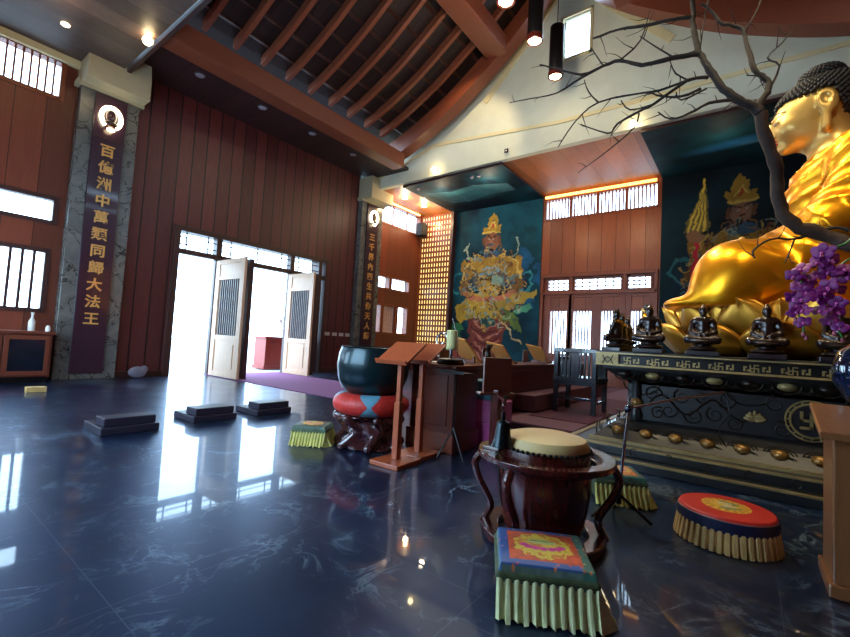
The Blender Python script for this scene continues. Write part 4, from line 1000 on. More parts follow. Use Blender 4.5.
wb(MB().lathe([(.14,.0),(.17,.02),(.15,.4),(.2,.62),(.17,.86),(.15,.86),(.15,.8),(.02,.8)], 24, T((4.85,-1.25,0))), 'pot', BLUEV, op, smooth=True)

# ================================================================== PODIUM AND JAR, right edge
pd = thing('podium', 'light brown wooden podium at right picture edge', 'podium', (3.45,-.7,0))
wb(MB().box(3.28,-1.0,.06,3.66,-.37,.86), 'body', W_POST, pd, bevel=.01)
wb(MB().box(3.24,-1.04,0,3.7,-.35,.07), 'base', W_POST, pd, bevel=.01)
b = MB(); b.add([(3.2,-1.08,.84),(3.72,-1.08,.96),(3.72,-.31,.96),(3.2,-.31,.84),(3.2,-1.08,.88),(3.72,-1.08,1.0),(3.72,-.31,1.0),(3.2,-.31,.88)], [(0,3,2,1),(4,5,6,7),(0,1,5,4),(1,2,6,5),(2,3,7,6),(3,0,4,7)])
wb(b, 'sloped_top', W_POST, pd, bevel=.006)
jr = thing('glazed_jar', 'glossy dark blue round jar on a slender black stand at right picture edge', 'jar', (3.98,-.66,0))
MB().lathe([(.08,.97),(.15,1.02),(.215,1.14),(.22,1.24),(.19,1.34),(.12,1.4),(.10,1.42),(.12,1.45),(.1,1.45),(.09,1.4),(.02,1.38)], 40).build('jar_body', BLUEV, jr, smooth=True)
MB().lathe([(.16,0),(.16,.04),(.05,.08),(.04,.9),(.12,.97)], 20).build('stand', BLACK, jr, smooth=True)

# ================================================================== MIC STAND
ms = thing('microphone_stand', 'steel microphone stand with boom beside the barrel drum', 'microphone stand', (3.6,.79,0))
b = MB(); b.tube([(0,0,.12),(-.03,-.06,.84)], .012, 10).tube([(-.03,-.06,.84),(-.035,-.07,.93)], .008, 8); b.build('pole', CHROME, ms, smooth=True)
b = MB(); b.tube([(0,0,.1),(0,0,.2)], .022, 10)
b.build('hub', BLACK, ms, smooth=True)
for a in (0.4, 2.5, 4.6): MB().tube([(0,0,.17),(.14*math.cos(a),.14*math.sin(a),.08),(.24*math.cos(a),.24*math.sin(a),.012)], .012, 8).build('leg', BLACK, ms, smooth=True)
MB().ell((-.03,-.06,.83),(.03,.03,.03),12,8).tube([(-.06,-.05,.81),(0,-.08,.85)], .014, 8).build('clutch', BLUEV, ms, smooth=True)
b = MB(); b.tube([(-.04,-.03,.82),(.1,-.3,.91),(.3,-.64,1.0)], .008, 8); b.build('boom', CHROME, ms, smooth=True)
b = MB(); b.tube([(.3,-.64,1.0),(.34,-.66,.95),(.33,-.68,.84),(.3,-.62,.75),(.26,-.62,.68),(.3,-.66,.6)], .005, 6); b.build('cable', BLACK, ms, smooth=True)

# ================================================================== DRUM
DC = Vector((2.86,1.1,0))
dr = thing('barrel_drum', 'red-brown barrel drum with cream studded skin in round wooden frame', 'drum', tuple(DC))
MB().lathe([(.255,.07),(.285,.2),(.305,.34),(.30,.48),(.275,.6),(.27,.62)], 48).build('barrel', W_DRUM, dr, smooth=True)
MB().lathe([(.282,.585),(.285,.62),(.262,.655),(.2,.672),(.02,.678)], 48).build('drum_skin', SKIN, dr, smooth=True)
b = MB()
for i in range(52): a = 2*PI*i/52; b.ell((.29*math.cos(a), .29*math.sin(a), .592), (.013,.013,.013), 8, 5)
b.build('studs', BLACK, dr, smooth=True)
def ringbox(b, r0, r1, z0, z1, n=56): b.lathe([(r0,z0),(r1,z0),(r1,z1),(r0,z1),(r0,z0)], n, cap=False)
fr_ = thing('drum_frame', 'round dark wooden drum frame with scrolled legs and base ring', 'drum stand', tuple(DC))
b = MB(); ringbox(b, .36, .45, .51, .55); ringbox(b, .33, .365, .47, .515); b.build('top_ring', W_DRUM, fr_, smooth=True, bevel=.008)
b = MB(); ringbox(b, .29, .40, .0, .06); b.build('base_ring', W_DRUM, fr_, smooth=True, bevel=.01)
for a in (1.95, 3.05, -1.2, .35):
    c, s = math.cos(a), math.sin(a)
    pr = [(.43,.50),(.47,.42),(.44,.32),(.38,.22),(.35,.14),(.40,.03)]
    b = MB(); b.tube(smoothpts([(r*c, r*s, z) for r, z in pr], 4), .026, 8); b.build('leg', W_DRUM, fr_, smooth=True)
bs = thing('bell_stand', 'small dark post with square board and hanging bell beside the drum', 'bell stand', (2.66,1.38,.55))
MB().box(-.03,-.03,0,.03,.03,.4).box(-.05,-.06,0,.05,.06,.02).build('post', W_DRUM, bs, bevel=.004)
m = R(-.7, 'Z') ; MB().box(-.1,-.015,.38,.1,.015,.62, m).box(-.13,-.03,.365,.13,.05,.382, m).build('board', W_CAB, bs, bevel=.004)
b = MB(); b.tube([(0,0,.33),(-.03,-.05,.36),(-.07,-.1,.345),(-.08,-.1,.31)], .012, 8); b.build('bracket', W_DRUM, bs, smooth=True)
bl = thing('hand_bell', 'black hanging bell at left rim of the drum', 'bell', (2.58,1.28,.60)); bl.scale = (1.05,1.05,1.12)
MB().lathe([(.072,0),(.066,.01),(.052,.05),(.045,.1),(.035,.135),(.012,.15),(.01,.2)], 28).build('bell_body', BELLM, bl, smooth=True)
MB().tube([(0,0,.18),(0,.012,.2),(-.01,0,.22)], .008, 8).build('hanger', W_DRUM, bl, smooth=True)

# ================================================================== CUSHIONS
CUSH = vcol('embroidered_cloth', .45, .0, .15)
def pleats_rect(hx, hy, z0, z1, n, flare=.05, amp=.012, start=0):
    b = MB(); per = []; N = n
    def pt(t):
        t = (t % 1)*2*(2*hx+2*hy)/2
        L1, L2 = 2*hx, 2*hy; t *= 1
        if t < L1: return (-hx+t, -hy, 0, -1)
        t -= L1
        if t < L2: return (hx, -hy+t, 1, 0)
        t -= L2
        if t < L1: return (hx-t, hy, 0, 1)
        t -= L1; return (-hx, hy-t, -1, 0)
    M_ = N*4; vs = []; fs = []
    for j in range(5):
        v = j/4
        for i in range(M_):
            x, y, nx, ny = pt(i/M_); ph = (i % 4)/4; q = (amp if ph in (.25,.5) else -amp)*(.4+.6*v); f = flare*v**1.5+q
            jx = .006*math.sin(i*2.3)*v
            vs.append((x+nx*f+jx*abs(ny), y+ny*f+jx*abs(nx), z1+(z0-z1)*v + .008*math.sin(i*.9)*v*(v > .9)))
    for j in range(4):
        for i in range(M_): k = (i+1) % M_; fs.append((j*M_+i, j*M_+k, (j+1)*M_+k, (j+1)*M_+i))
    return b.add(vs, fs)
def rounded_cushion_canvas(c, hx, hy, z0, z1, puff):
    def fn(X, Z):
        u = X/c.w*2-1; v = Z/c.h*2-1
        # superellipse side roll-over
        e = np.maximum(np.abs(u), np.abs(v)); top = z1 + puff*(1-u**2)*(1-v**2); edge = np.clip((e-.90)/.10, 0, 1)
        return np.stack([u*hx, v*hy, top-(z1-z0)*edge**2.2*1.0], -1)
    return fn
def ornate(c, blue, orange, green):
    W_, H_ = c.w, c.h; u = np.abs(c.X/W_*2-1); v = np.abs(c.Z/H_*2-1); e = np.maximum(u, v)
    c.c[:] = np.array(srgb(blue)); c.put((e > .93)*1.0, green, .6); 
    c.put(((c.X/W_ > .84))*1.0, (60,110,96), .5); c.put((e < .74)*1.0, orange, .5); 
    r = np.sqrt((u/.62)**2+(v/.62)**2) + .07*np.sin(np.arctan2(v,u)*12); c.put((r < 1)*1.0, (222,196,72), .4); c.put((r < .98)*(c.N2 > .56)*1.0, (196,120,46), .3)
    for k in range(7): a = PI*(k+.5)/7; c.ell(W_/2+.2*W_*math.cos(a)*1.0, H_*.46-.10*H_*math.sin(a)+.04*H_, .055*W_, .05*H_, (206,50,140), a, soft=.3)
    c.ell(W_/2, H_*.58, .17*W_, .07*H_, (170,180,110)); c.line([(W_*.38, H_*.6),(W_*.62, H_*.6)], .012*W_, (70,60,40))
    for k in range(70):
        x, y = rng.random()*W_, rng.random()*H_
        if max(abs(x/W_*2-1), abs(y/H_*2-1)) > .64: c.ell(x, y, .018*W_, .018*H_, [(230,120,50),(70,130,190),(210,60,50),(220,200,110),(220,90,150)][k % 5], soft=.6, var=.2)
def rect_cushion(loc, rz, hx, hy, h, label, cols, skirt, band):
    t = thing('kneeling_cushion', label, 'cushion', loc, rz)
    c = Canvas(1, 1, 110, 110); ornate(c, *cols); c.mesh('embroidered_top', CUSH, rounded_cushion_canvas(c, hx, hy, h*.60, h*.94, h*.06), t).data.polygons.foreach_set('use_smooth', [True]*(109*109))
    MB().box(-hx+.015,-hy+.015,.02,hx-.015,hy-.015,h*.66).build('cushion_body', band, t, bevel=.02)
    o = MB().box(-hx-.006,-hy-.006,h*.62,hx+.006,hy+.006,h*.80).build('side_band', band, t, bevel=.02, seg=3)
    pleats_rect(hx, hy, .008, h*.68, 22, .07, .012).build('pleated_skirt', skirt, t, smooth=False)
    return t
rect_cushion((2.20,.84,0), math.radians(-61), .235, .215, .24, 'square embroidered cushion with pale pleated skirt in front of the drum', ((40,86,150),(206,84,50),(96,120,110)), CREAMF, GREENF)
rect_cushion((4.06,.93,0), math.radians(-61), .21, .2, .24, 'square yellow-topped cushion against the altar steps behind the drum', ((60,110,96),(214,120,50),(60,90,80)), YELF, GREENF)
rect_cushion((3.30,4.10,0), math.radians(-55), .2, .18, .23, 'green brocade cushion with yellow skirt left of the large bowl', ((58,84,66),(84,70,66),(60,84,64)), YELF, GREENF)
rc = thing('round_cushion', 'round red cushion with gold centre and beige pleated skirt', 'cushion', (3.72,.12,0))
RR = .29
c = Canvas(1, 1, 150, 150); u = c.X*2-1; v = c.Z*2-1; r = np.sqrt(u*u+v*v); c.c[:] = np.array(srgb((214,44,34))); c.put((r > .985)*1.0, (150,60,110), .5)
an = np.arctan2(v, u); c.put((r < .52)*1.0, (232,180,52), .45); c.put(((r < .5)&(r > .36)&(np.sin(an*14) > .1))*1.0, (206,140,40), .3); c.put((r < .34)*(c.noise(12,3) > .5)*1.0, (150,150,90), .4); c.put((r < .2)*(c.noise(20,9) > .5)*1.0, (210,196,150), .4)
def rfn(X, Z):
    u = X*2-1; v = Z*2-1; m_ = np.maximum(np.abs(u), np.abs(v)); rr = np.sqrt(u*u+v*v)+1e-9; k = m_/rr     # square -> disc
    return np.stack([u*k*RR, v*k*RR, .222+.012*(1-m_**2)-.03*np.clip((m_-.93)/.07,0,1)**2], -1)
# colours must follow the disc mapping: recompute in disc radius m_
m_ = np.maximum(np.abs(u), np.abs(v)); an = np.arctan2(v, u); c.c[:] = np.array(srgb((214,44,34)))
c.put((m_ < .5)*1.0, (232,180,52), .4); c.put(((m_ < .47)&(m_ > .34)&(np.sin(an*16) > .2))*1.0, (204,132,40), .3); c.put((m_ < .32)*(c.noise(9,3) > .5)*1.0, (140,146,86), .4); c.put((m_ < .2)*(c.noise(16,9) > .5)*1.0, (216,200,150), .3); c.put((m_ > .985)*1.0, (170,150,130), .3)
c.mesh('embroidered_top', CUSH, rfn, rc)
MB().lathe([(RR+.002,.13),(RR+.008,.165),(RR+.004,.205)], 64, cap=False).build('blue_band', PLEATB, rc, smooth=True)
MB().lathe([(RR-.02,.02),(RR-.02,.2)], 48).build('cushion_body', BEIGEF, rc)
b = MB(); N = 44*4; vs = []; fs = []
for j in range(5):
    v_ = j/4
    for i in range(N):
        a = 2*PI*i/N; f = (.006 if (i % 4) in (1,2,3) else -.02)*(.5+.5*v_); r_ = RR+.02*v_+f; vs.append((r_*math.cos(a), r_*math.sin(a), .14*(1-v_)+.006))
for j in range(4):
    for i in range(N): k = (i+1) % N; fs.append((j*N+i, j*N+k, (j+1)*N+k, (j+1)*N+i))
b.add(vs, fs); b.build('pleated_skirt', BEIGEF, rc)

# ================================================================== GREAT BOWL
BC = (3.70,3.56,0); BS = .9
bo_ = thing('singing_bowl', 'great dark teal singing bowl on a red ring cushion', 'bowl', (BC[0],BC[1],.585)); bo_.scale = (BS,BS,.95)
MB().lathe([(.12,.0),(.28,.02),(.40,.1),(.46,.24),(.475,.38),(.455,.52),(.43,.585),(.44,.60),(.42,.605),(.405,.585),(.43,.5),(.44,.36),(.36,.12),(.02,.06)], 56).build('bowl', BOWL, bo_, smooth=True)
rn = thing('ring_cushion', 'red brocade ring cushion with pale blue diamonds under the great bowl', 'cushion', (BC[0],BC[1],.38)); rn.scale = (BS,BS,.95)
n1, n2 = 160, 40; b = MB(); vs = []; 
for i in range(n1):
    a = 2*PI*i/n1
    for j in range(n2):
        t_ = 2*PI*j/n2; vs.append(((.35+.15*math.cos(t_))*math.cos(a), (.35+.15*math.cos(t_))*math.sin(a), .13+.125*math.sin(t_)))
b.v = vs
for i in range(n1):
    for j in range(n2):
        b.f.append([i*n2+j, ((i+1)%n1)*n2+j, ((i+1)%n1)*n2+(j+1)%n2, i*n2+(j+1)%n2])
        aa = ((2*PI*(i+.5)/n1-math.radians(222)+PI/4) % (PI/2))-PI/4; tt = 2*PI*(j+.5)/n2; b.m.append(1 if abs(aa) < .03+.30*abs(math.sin(tt)) and math.cos(tt) > -.2 else 0)
b.build('ring', [REDC, BLUEC], rn, smooth=True)
st = thing('carved_root_stand', 'glossy purple-brown carved wooden stand beneath the great bowl', 'stand', (BC[0],BC[1],0)); st.scale = (BS,BS,.93)
def root(X, Y, Z):
    a = np.arctan2(Y, X); r = np.sqrt(X*X+Y*Y); pr = .40-.09*np.sin(np.clip(Z/.42,0,1)*PI)+.03*np.sin(a*6+Z*14)+.025*np.sin(a*3-Z*22+1)
    d = np.maximum(r-pr, np.abs(Z-.21)-.205)
    for i in range(7):
        q = i*2*PI/7+.3; d = smin(d, s_cap(X,Y,Z,(.42*math.cos(q),.42*math.sin(q),.05),(.3*math.cos(q+.5),.3*math.sin(q+.5),.24),.06,.05), .05)
        d = smin(d, s_cap(X,Y,Z,(.3*math.cos(q+.5),.3*math.sin(q+.5),.24),(.44*math.cos(q+.2),.44*math.sin(q+.2),.38),.045,.05), .04)
    return np.maximum(d, -Z+.004)*.7
sdfobj('carved_body', root, (-.56,-.56,-.02), (.56,.56,.5), .02, ROOTW, st)

# ================================================================== READING STANDS
def rstand(loc, rz, label):
    t = thing('reading_stand', label, 'reading stand', loc, rz)
    MB().box(-.2,-.18,0,.2,.18,.045).build('base', W_STAND, t, bevel=.006)
    MB().box(-.035,-.035,.045,.035,.035,.62).build('lower_post', W_STAND, t, bevel=.005); MB().box(-.024,-.024,.6,.024,.024,1.08).build('upper_post', W_STAND, t, bevel=.003)
    m = T((0,0,1.13)) @ R(math.radians(-32), 'Y')
    MB().box(-.19,-.2,-.012,.19,.2,.012, m).box(-.205,-.2,-.012,-.185,.2,.04, m).build('book_board', W_STAND, t, bevel=.004)
    return t
rstand((3.38,2.86,0), math.radians(2), 'wooden reading stand with slanted board, nearer of two before bowl')
rstand((3.80,2.9,0), math.radians(2), 'wooden reading stand with slanted board, partly behind the nearer one')
mt = thing('music_stand', 'thin black tripod music stand against the end of the desk', 'music stand', (3.95,2.55,0))
MB().tube([(0,0,.25),(0,0,.98)], .009, 8).build('pole', BLACK, mt, smooth=True)
for a in (.3, 2.4, 4.5): MB().tube([(0,0,.34),(.17*math.cos(a),.17*math.sin(a),.012)], .008, 6).build('leg', BLACK, mt, smooth=True)
MB().box(-.1,-.17,.93,.1,.17,.94).box(-.11,-.17,.93,-.1,.17,.96).build('tray', BLACK, mt)

# ================================================================== DESKS AND PLATFORM
pf = thing('carpeted_platform', 'low plum-carpeted platform in front of the altar', 'platform', (9.5,3.5,0))
wb(MB().box(6.12,1.965,0,15.0,6.2,.1), 'platform_base', CARPET, pf, bevel=.01)
wb(MB().box(6.14,1.97,.1,14.9,3.1,.112), 'lit_carpet', CARPET2, pf); wb(MB().box(6.9,1.97,.112,11.0,2.95,.125), 'dark_mat', CARPET, pf)  # mauve sheet: lit part of the carpet, the light put into a paler colour
tag(MB().box(7.2,2.98,.126,11.6,3.37,.42).build('kneeling_bench', CARPET2, bevel=.02), 'long mauve padded bench along the front of the book desk', 'bench')
rg = tag(MB().box(5.9,6.3,0,8.25,12.3,.012).build('entrance_rug', RUG), 'purple runner rug leading in from the open doorway', 'rug')
def desk(name, label, x0, x1, y0, y1, z0, h, top):
    t = thing(name, label, 'desk', ((x0+x1)/2,(y0+y1)/2,z0))
    wb(MB().box(x0,y0,z0+.2,x1,y1,h-.04), 'body', W_CAB, t, bevel=.008); wb(MB().box(x0-.03,y0-.03,z0,x1+.03,y1+.03,z0+.22), 'plinth', W_DESK, t, bevel=.008)
    wb(MB().box(x0-.04,y0-.04,h-.04,x1+.04,y1+.04,h), 'top', top, t, bevel=.006)
    wb(MB().box(x0-.012,y0+.08,z0+.3,x0,y1-.08,h-.12).box(x0+.06,y0-.012,z0+.3,x1-.06,y0,h-.12), 'panel', W_CAB, t, bevel=.003); return t
desk('desk', 'dark wooden desk end cabinet behind the reading stands', 4.12, 4.66, 2.68, 3.3, 0, 1.0, W_DESK)
desk('desk', 'long dark wooden desk carrying the row of book rests', 6.2, 11.4, 3.42, 4.1, .1, .93, W_DESK)
tag(MB().box(4.14,3.07,1.002,4.6,3.28,1.012).build('table_paper', WHITEP), 'white papers spread on the desk end cabinet', 'paper')
cd_ = tag(MB().box(-.09,-.005,0,.09,.005,.11, R(-.2,'X')).build('name_card', PINK), 'small pink card standing behind the reading stands', 'card'); cd_.location = (4.2,3.2,1.014); cd_.rotation_euler = (0,0,-.9)
cd_.data.materials[0] = plain('pale_pink_card', (226,170,196), .6)
ins = thing('round_instrument', 'cream cylinder on a black round base standing on desk end cabinet', 'instrument', (4.3,2.86,1.0)); ins.scale = (1.1,1.1,1.25)
MB().lathe([(.15,.0),(.155,.02),(.14,.05),(.08,.06),(.02,.06)], 28).build('base', BLACK, ins, smooth=True)
MB().lathe([(.018,.05),(.018,.16)], 12).build('stem', CHROME, ins, smooth=True)
MB().lathe([(.055,.14),(.06,.15),(.06,.32),(.05,.33)], 24).build('cylinder', plain('cream_drum', (206,200,140), .5), ins, smooth=True)
MB().tube([(.07,.1,.2+.0)]+[(.0+.0*k, .12+.0*k, .2) for k in range(1)]+[(0,.14,.18)], .012).tube([(0,.13+.075*math.cos(a),.22+.075*math.sin(a)) for a in np.linspace(0,2*PI,20)[:-1]], .012, 8, closed=True).build('side_ring', CHROME, ins, smooth=True)
MB().tube([(.1,-.02,.0),(.09,-.02,.25),(.07,.05,.45)], .005, 6).build('gooseneck', CHROME, ins, smooth=True)
def bookrest(loc, label):
    t = thing('book_rest', label, 'book rest', loc, group='book rests on the long desk')
    MB().box(-.3,.2,0,-.02,.22,.27).build('box_panel', W_CAB, t, bevel=.004)
    b = MB(); m = T((.0,0,.20)) @ R(math.radians(34), 'Y') @ R(math.radians(12), 'X'); b.box(-.3,-.2,-.012,.28,.19,.012, m); b.build('sloped_board', W_BOOK, t, bevel=.003)
    MB().box(.23,-.24,0,.27,.24,.05).box(-.02,-.2,0,.02,-.17,.1).build('ledge', W_DESK, t, bevel=.003)
    return t
bookrest((5.35,3.35,.98), 'sloped wooden book rest nearest the reading stands'); 
desk('desk', 'short wooden desk between end cabinet and long desk', 4.75, 5.9, 3.1, 3.7, 0, .97, W_DESK)
bookrest((7.3,3.75,.93), 'sloped wooden book rest in the middle of the desk row'); bookrest((9.1,3.75,.93), 'sloped wooden book rest at far end near the chair')
for x, y, lab in ((6.25,3.85,'small dark figurine standing left of the middle book rest'),(6.6,3.62,'small dark figurine leaning right beside the middle book rest')):
    t = thing('desk_figurine', lab, 'figurine', (x,y,.93))
    MB().lathe([(.07,0),(.08,.02),(.03,.05),(.05,.1),(.06,.18),(.03,.24),(.045,.28),(.02,.33)], 14).tube([(0,0,.2),(.1,.02,.26),(.14,0,.34)], .018).tube([(0,0,.16),(-.1,.02,.12),(-.13,0,.05)], .018).ell((0,0,.3),(.05,.05,.05)).build('figure', BRONZE, t, smooth=True)
t = tag(MB().box(4.78,2.5,0,5.1,2.86,.28).build('storage_box', PINK, bevel=.01), 'bright pink box under a teal box beside the desk', 'box')
t = tag(MB().box(4.79,2.42,.285,5.12,2.9,.56).build('storage_box', PINK, bevel=.01), 'bright pink box second in the stack beside the desk', 'box')
t.data.materials[0] = plain('pink_cloth_light', (212,110,170), .6)
t = tag(MB().box(4.78,2.5,.565,5.14,2.92,.8).build('folded_cloth', TEALC, bevel=.02), 'folded teal cloth on top of pink boxes', 'cloth')
# armchair
ch = thing('armchair', 'blue-black wooden armchair with slatted back beside the altar', 'chair', (8.15,2.5,.125), 0)
hx, hy = .34, .34
for sx in (-1,1):
    for sy in (-1,1): MB().box(sx*hx-.04, sy*hy-.04, 0, sx*hx+.04, sy*hy+.04, 1.12 if sx < 0 else .98).build('leg', CHAIRM, ch, bevel=.008)
MB().box(-hx-.05,-hy-.05,.56,hx+.05,hy+.05,.64).build('seat', CHAIRM, ch, bevel=.01)
MB().box(-hx-.04,-hy,.5,-hx+.03,hy,.56).box(hx-.03,-hy,.5,hx+.03,hy,.56).box(-hx,-hy-.03,.5,hx,-hy+.03,.56).build('apron', CHAIRM, ch, bevel=.004)
MB().box(-hx-.05,-hy-.05,1.08,-hx+.04,hy+.05,1.16).build('top_rail', CHAIRM, ch, bevel=.01)
b = MB()
for y in (-.24,-.17,-.10,.10,.17,.24): b.box(-hx-.02, y-.014, .64, -hx+.02, y+.014, 1.08)
b.build('back_slats', CHAIRM, ch); MB().box(-hx-.02,-.07,.64,-hx+.02,.07,1.08).build('back_splat', CHAIRM, ch)
for sy in (-1,1):
    MB().box(-hx,sy*hy-.035,.94,hx+.04,sy*hy+.035,1.0).build('armrest', CHAIRM, ch, bevel=.008)
    b = MB()
    for x in (-.18,-.06,.06,.18): b.box(x-.014, sy*hy-.014, .64, x+.014, sy*hy+.014, .95)
    b.build('arm_slats', CHAIRM, ch)
MB().box(-hx,-hy-.02,.18,hx,-hy+.02,.22).box(-hx,hy-.02,.18,hx,hy+.02,.22).box(-hx-.02,-hy,.24,-hx+.02,hy,.28).build('stretcher', CHAIRM, ch)

# ================================================================== KNEELERS, CABINET, SMALL THINGS
for (x, y), lab in zip(((1.68,5.74),(2.74,5.86),(3.66,5.86)), ('leftmost of three low dark kneeling blocks on the glossy floor','middle of three low dark kneeling blocks, in the doorway glare','rightmost and farthest of three low dark kneeling blocks')):
    t = thing('kneeling_block', lab, 'kneeler', (x,y,0), 0, 'kneeling blocks on the floor')
    MB().box(0,0,.0,.6,.62,.09).build('pad', SLAB, t, bevel=.012); MB().box(.03,.02,.092,.56,.32,.19).build('block', SLAB, t, bevel=.012)
cb = thing('glass_front_cabinet', 'low wooden cabinet with dark glass doors at left edge', 'cabinet', (.9,11.75,0))
wb(MB().box(-.55,11.5,.12,2.38,11.98,.98), 'carcass', W_CAB, cb); wb(MB().box(-.55,11.46,.98,2.42,12.0,1.04), 'top', W_DESK, cb, bevel=.006); wb(MB().box(-.5,11.55,0,2.35,11.95,.12), 'plinth', BLACK, cb)
DG = plain('dark_glass', (20,24,34), .08, var=.3)
for i in range(4):
    x0 = -.5+.72*i; f = MB()
    for q in ((x0,.16,x0+.07,.94),(x0+.61,.16,x0+.68,.94),(x0+.07,.16,x0+.61,.24),(x0+.07,.87,x0+.61,.94)): f.box(q[0],11.475,q[1],q[2],11.5,q[3])
    d = wb(f, 'door', W_DESK, cb, bevel=.003); g = MB().box(x0+.07,11.485,.24,x0+.61,11.495,.87).build('glass', DG, d)
t = thing('white_bottle', 'small cream bottle standing on the cabinet below left window', 'bottle', (2.05,11.6,1.04)); MB().lathe([(.05,0),(.055,.01),(.055,.2),(.02,.27),(.02,.33),(.03,.34),(.03,.38),(.01,.38)], 16).build('bottle_body', WHITEP, t, smooth=True)
t = thing('white_jar', 'tiny white jar beside the pillar on cabinet top', 'jar', (2.3,11.55,1.04)); MB().lathe([(.04,0),(.045,.08),(.03,.1),(.03,.12),(.01,.13)], 14).build('jar_body', WHITEP, t, smooth=True)
tag(MB().box(1.78,9.95,0,2.05,10.1,.09).build('small_box', BEIGEF, bevel=.006), 'small beige box lying on floor in front of cabinet', 'box')
t = thing('white_bag', 'crumpled white bag on the floor against the plank wall', 'bag', (4.1,11.85,0)); MB().ell((0,0,.14),(.2,.1,.14)).ell((.14,.02,.2),(.09,.08,.1)).build('bag_body', plain('grey_white_bag', (120,112,124), .7), t, smooth=True)
for i, x in enumerate((10.08,10.42,10.74,11.05)):
    o = MB().box(-.11,-.012,-.06,.11,0,.06).build('switch_plate', SWITCH, bevel=.004); o.location = (x,YW,1.36)
    tag(o, 'white switch plate on plank wall between doorway and pillar, '+('nearest the doorway','second from the doorway','third from the doorway','nearest the pillar')[i], 'switch', 'switch plates on the plank wall')
tag(MB().box(11.5,5.95,7.2,11.53,6.07,7.32).build('small_sign', BLACK), 'tiny square black sign on cream gable edge', 'sign')
MB().box(11.495,5.985,7.24,11.5,6.035,7.28).build('emblem', WHITEP, bpy.data.objects['small_sign'])
# outside
od = thing('reception_desk', 'red wooden desk outside the open doorway', 'desk', (9.2,13.9,0))
wb(MB().box(8.55,13.5,0,9.85,14.2,1.08).box(8.5,13.45,1.08,9.9,14.25,1.15).box(8.5,13.46,0,9.9,14.2,.12), 'body', W_RED, od, bevel=.008); wb(MB().box(8.75,13.48,.25,9.65,13.5,.95), 'front_panel', W_RED, od, bevel=.004)
t = thing('pale_flower_pot', 'pale flower arrangement on the red desk outside', 'flowers', (9.5,13.8,1.15)); MB().lathe([(.1,0),(.15,.3),(.1,.32)], 16).build('pot', WHITEP, t, smooth=True)
b = MB()
for i in range(16): b.ell((rj.uniform(-.18,.18),rj.uniform(-.15,.15),rj.uniform(.36,.75)), rj.uniform(.05,.1), 8, 6)
b.build('blossoms', WHITEP, t, smooth=True)

# ================================================================== LAMPS AND ADDED LIGHTS
def spot(loc, tgt, e, ang=50, blend=.6, c=(1,.78,.48), r=.08):
    l = bpy.data.lights.new('spot', 'SPOT'); l.energy = e; l.spot_size = math.radians(ang); l.spot_blend = blend; l.color = c; l.shadow_soft_size = r
    o = bpy.data.objects.new('spot', l); COL.objects.link(o); o.location = loc; o.rotation_euler = (Vector(tgt)-Vector(loc)).to_track_quat('-Z','Y').to_euler(); return o
def point(loc, e, c=(1,.75,.42), r=.1):
    l = bpy.data.lights.new('point', 'POINT'); l.energy = e; l.color = c; l.shadow_soft_size = r; o = bpy.data.objects.new('point', l); COL.objects.link(o); o.location = loc; return o
def balllamp(x, y, z, label):
    t = thing('ball_spotlight', label, 'lamp', (x,y,z)); MB().lathe([(.06,0),(.06,.02)], 14, R(-PI/2,'Y')).build('mount', TRIM, t); MB().ell((-.1,0,-.02),(.09,.09,.09)).build('bulb', BULB, t, smooth=True)
balllamp(11.55, 8.72, 7.22, 'glowing bulb on cream gable above left end of teal canopy'); balllamp(11.55, 2.4, 7.12, 'glowing bulb on cream gable between the two murals')
for x, y, lab in ((12.81,11.14,'glowing recessed downlight in far corner ceiling, left one'),(13.98,11.07,'glowing recessed downlight in far corner ceiling, right one')):
    tag(MB().lathe([(.1,0),(.1,.03)], 20, T((x,y,7.0))).build('downlight', BULB), lab, 'downlight'); point((x,y,6.8), 60)
for x, i in ((4.5,0),(6.2,1),(7.9,2),(9.6,3)):
    t = thing('recessed_downlight', 'unlit round downlight in the dark soffit, '+('leftmost','second from left','third from left','rightmost')[i]+' of four', 'downlight', (x,10.8,7.5), 0, 'downlights in the dark soffit')
    MB().lathe([(.13,-.02),(.13,0)], 24).build('rim', GREYPL, t); MB().lathe([(.10,-.03),(.10,-.01)], 24).build('lens', OFFL, t)
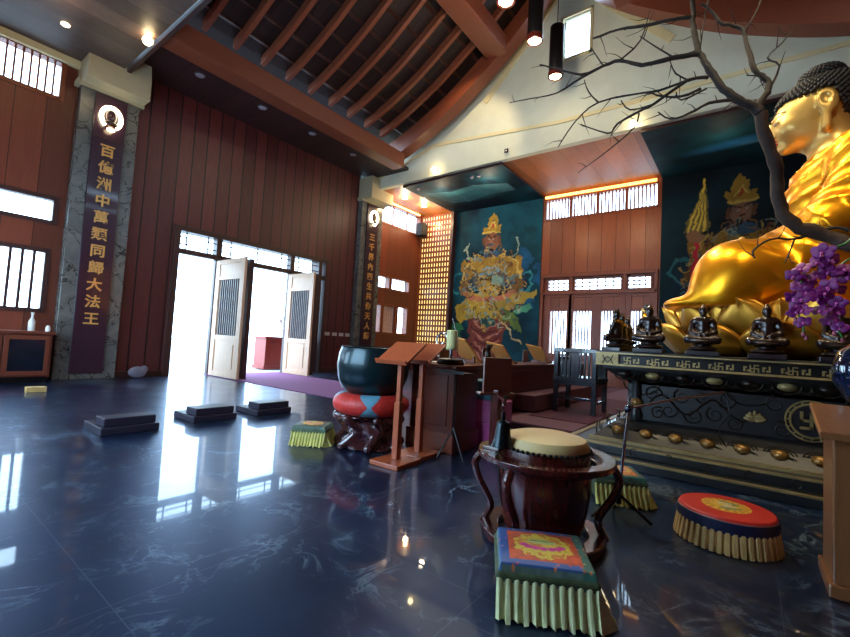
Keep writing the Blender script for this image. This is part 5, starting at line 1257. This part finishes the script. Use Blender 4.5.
def pendant(x, y, z0, z1, label, lit=True):
    t = thing('pendant_spotlight', label, 'lamp', (x,y,z0), 0, 'black cylinder pendants under the roof')
    MB().lathe([(.17,.16),(.185,.2),(.185,z1-z0-.05),(.1,z1-z0)], 28).build('cylinder', BLACK, t, smooth=True); MB().lathe([(.17,0),(.2,.02),(.2,.14),(.17,.16)], 28, cap=False).build('collar', W_DRUM, t, smooth=True)
    MB().lathe([(.15,.03),(.15,.05)], 24).build('lens', BULB, t); MB().tube([(0,0,z1-z0-.02),(.02,0,12.1-z0)], .012, 6).build('cord', BLACK, t)
pendant(9.35,4.25,8.7,10.6,'black cylinder pendant lamp cut by top picture edge'); pendant(10.65,4.2,8.5,9.95,'black cylinder pendant lamp hanging before bright gable window'); pendant(7.9,4.3,8.72,10.4,'black cylinder pendant lamp whose lit lens shows at top edge')
balllamp(3.1,9.7,7.02,'bright bulb on edge of the left bay ceiling'); tag(MB().lathe([(.07,0),(.07,.03)], 20, T((1.93,10.76,7.08))).build('downlight', BULB2), 'small glowing disc standing for a reflection in left bay ceiling', 'downlight')  # the small disc is no lamp: it glows in place of a reflection
spot((9.35,4.25,8.65),(7.35,-.6,3.4), 900, 45); spot((6.3,4.9,9.3),(7.2,-.4,3.0), 1200, 40, c=(1,.82,.5)); spot((4.4,2.2,9.2),(7.0,-.4,2.6), 900, 42, c=(1,.82,.5)); spot((3.3,-.8,7.0),(6.6,-.6,2.2), 500, 50)  # first shines from its pendant; the rest are added, unseen, to light the Buddha
spot((9,6,9.5),(13,8,6.5), 300, 70)
for y in (9.2,7.2): point((12.6,y,6.6), 45, (1,.8,.55))
for y in (5.2,3.2): point((13.2,y,5.6), 45, r=.3)
point((14.9,11.2,6.5), 25); point((12.9,.6,6.4), 15, (1,.8,.55))
for y in (10,5.5): point((1.6,y,6.7), 12)
point((7.9,4.3,8.3), 90, (1,.85,.62), .15); point((9.2,4.2,8.2), 60, (1,.85,.62), .15)
spot((11.4,8.72,7.2),(11.5,8.72,4),60,120); spot((11.4,2.4,7.1),(11.5,2.4,4),60,120)
spot((6.0,3.5,9),(2.8,1.0,0), 380, 40, c=(1,.9,.75)); spot((7.6,5,9),(4.5,1.5,.5), 500, 50, c=(1,.88,.7)); spot((8,6,9),(4.2,3.2,.5), 350, 40, c=(1,.9,.8))
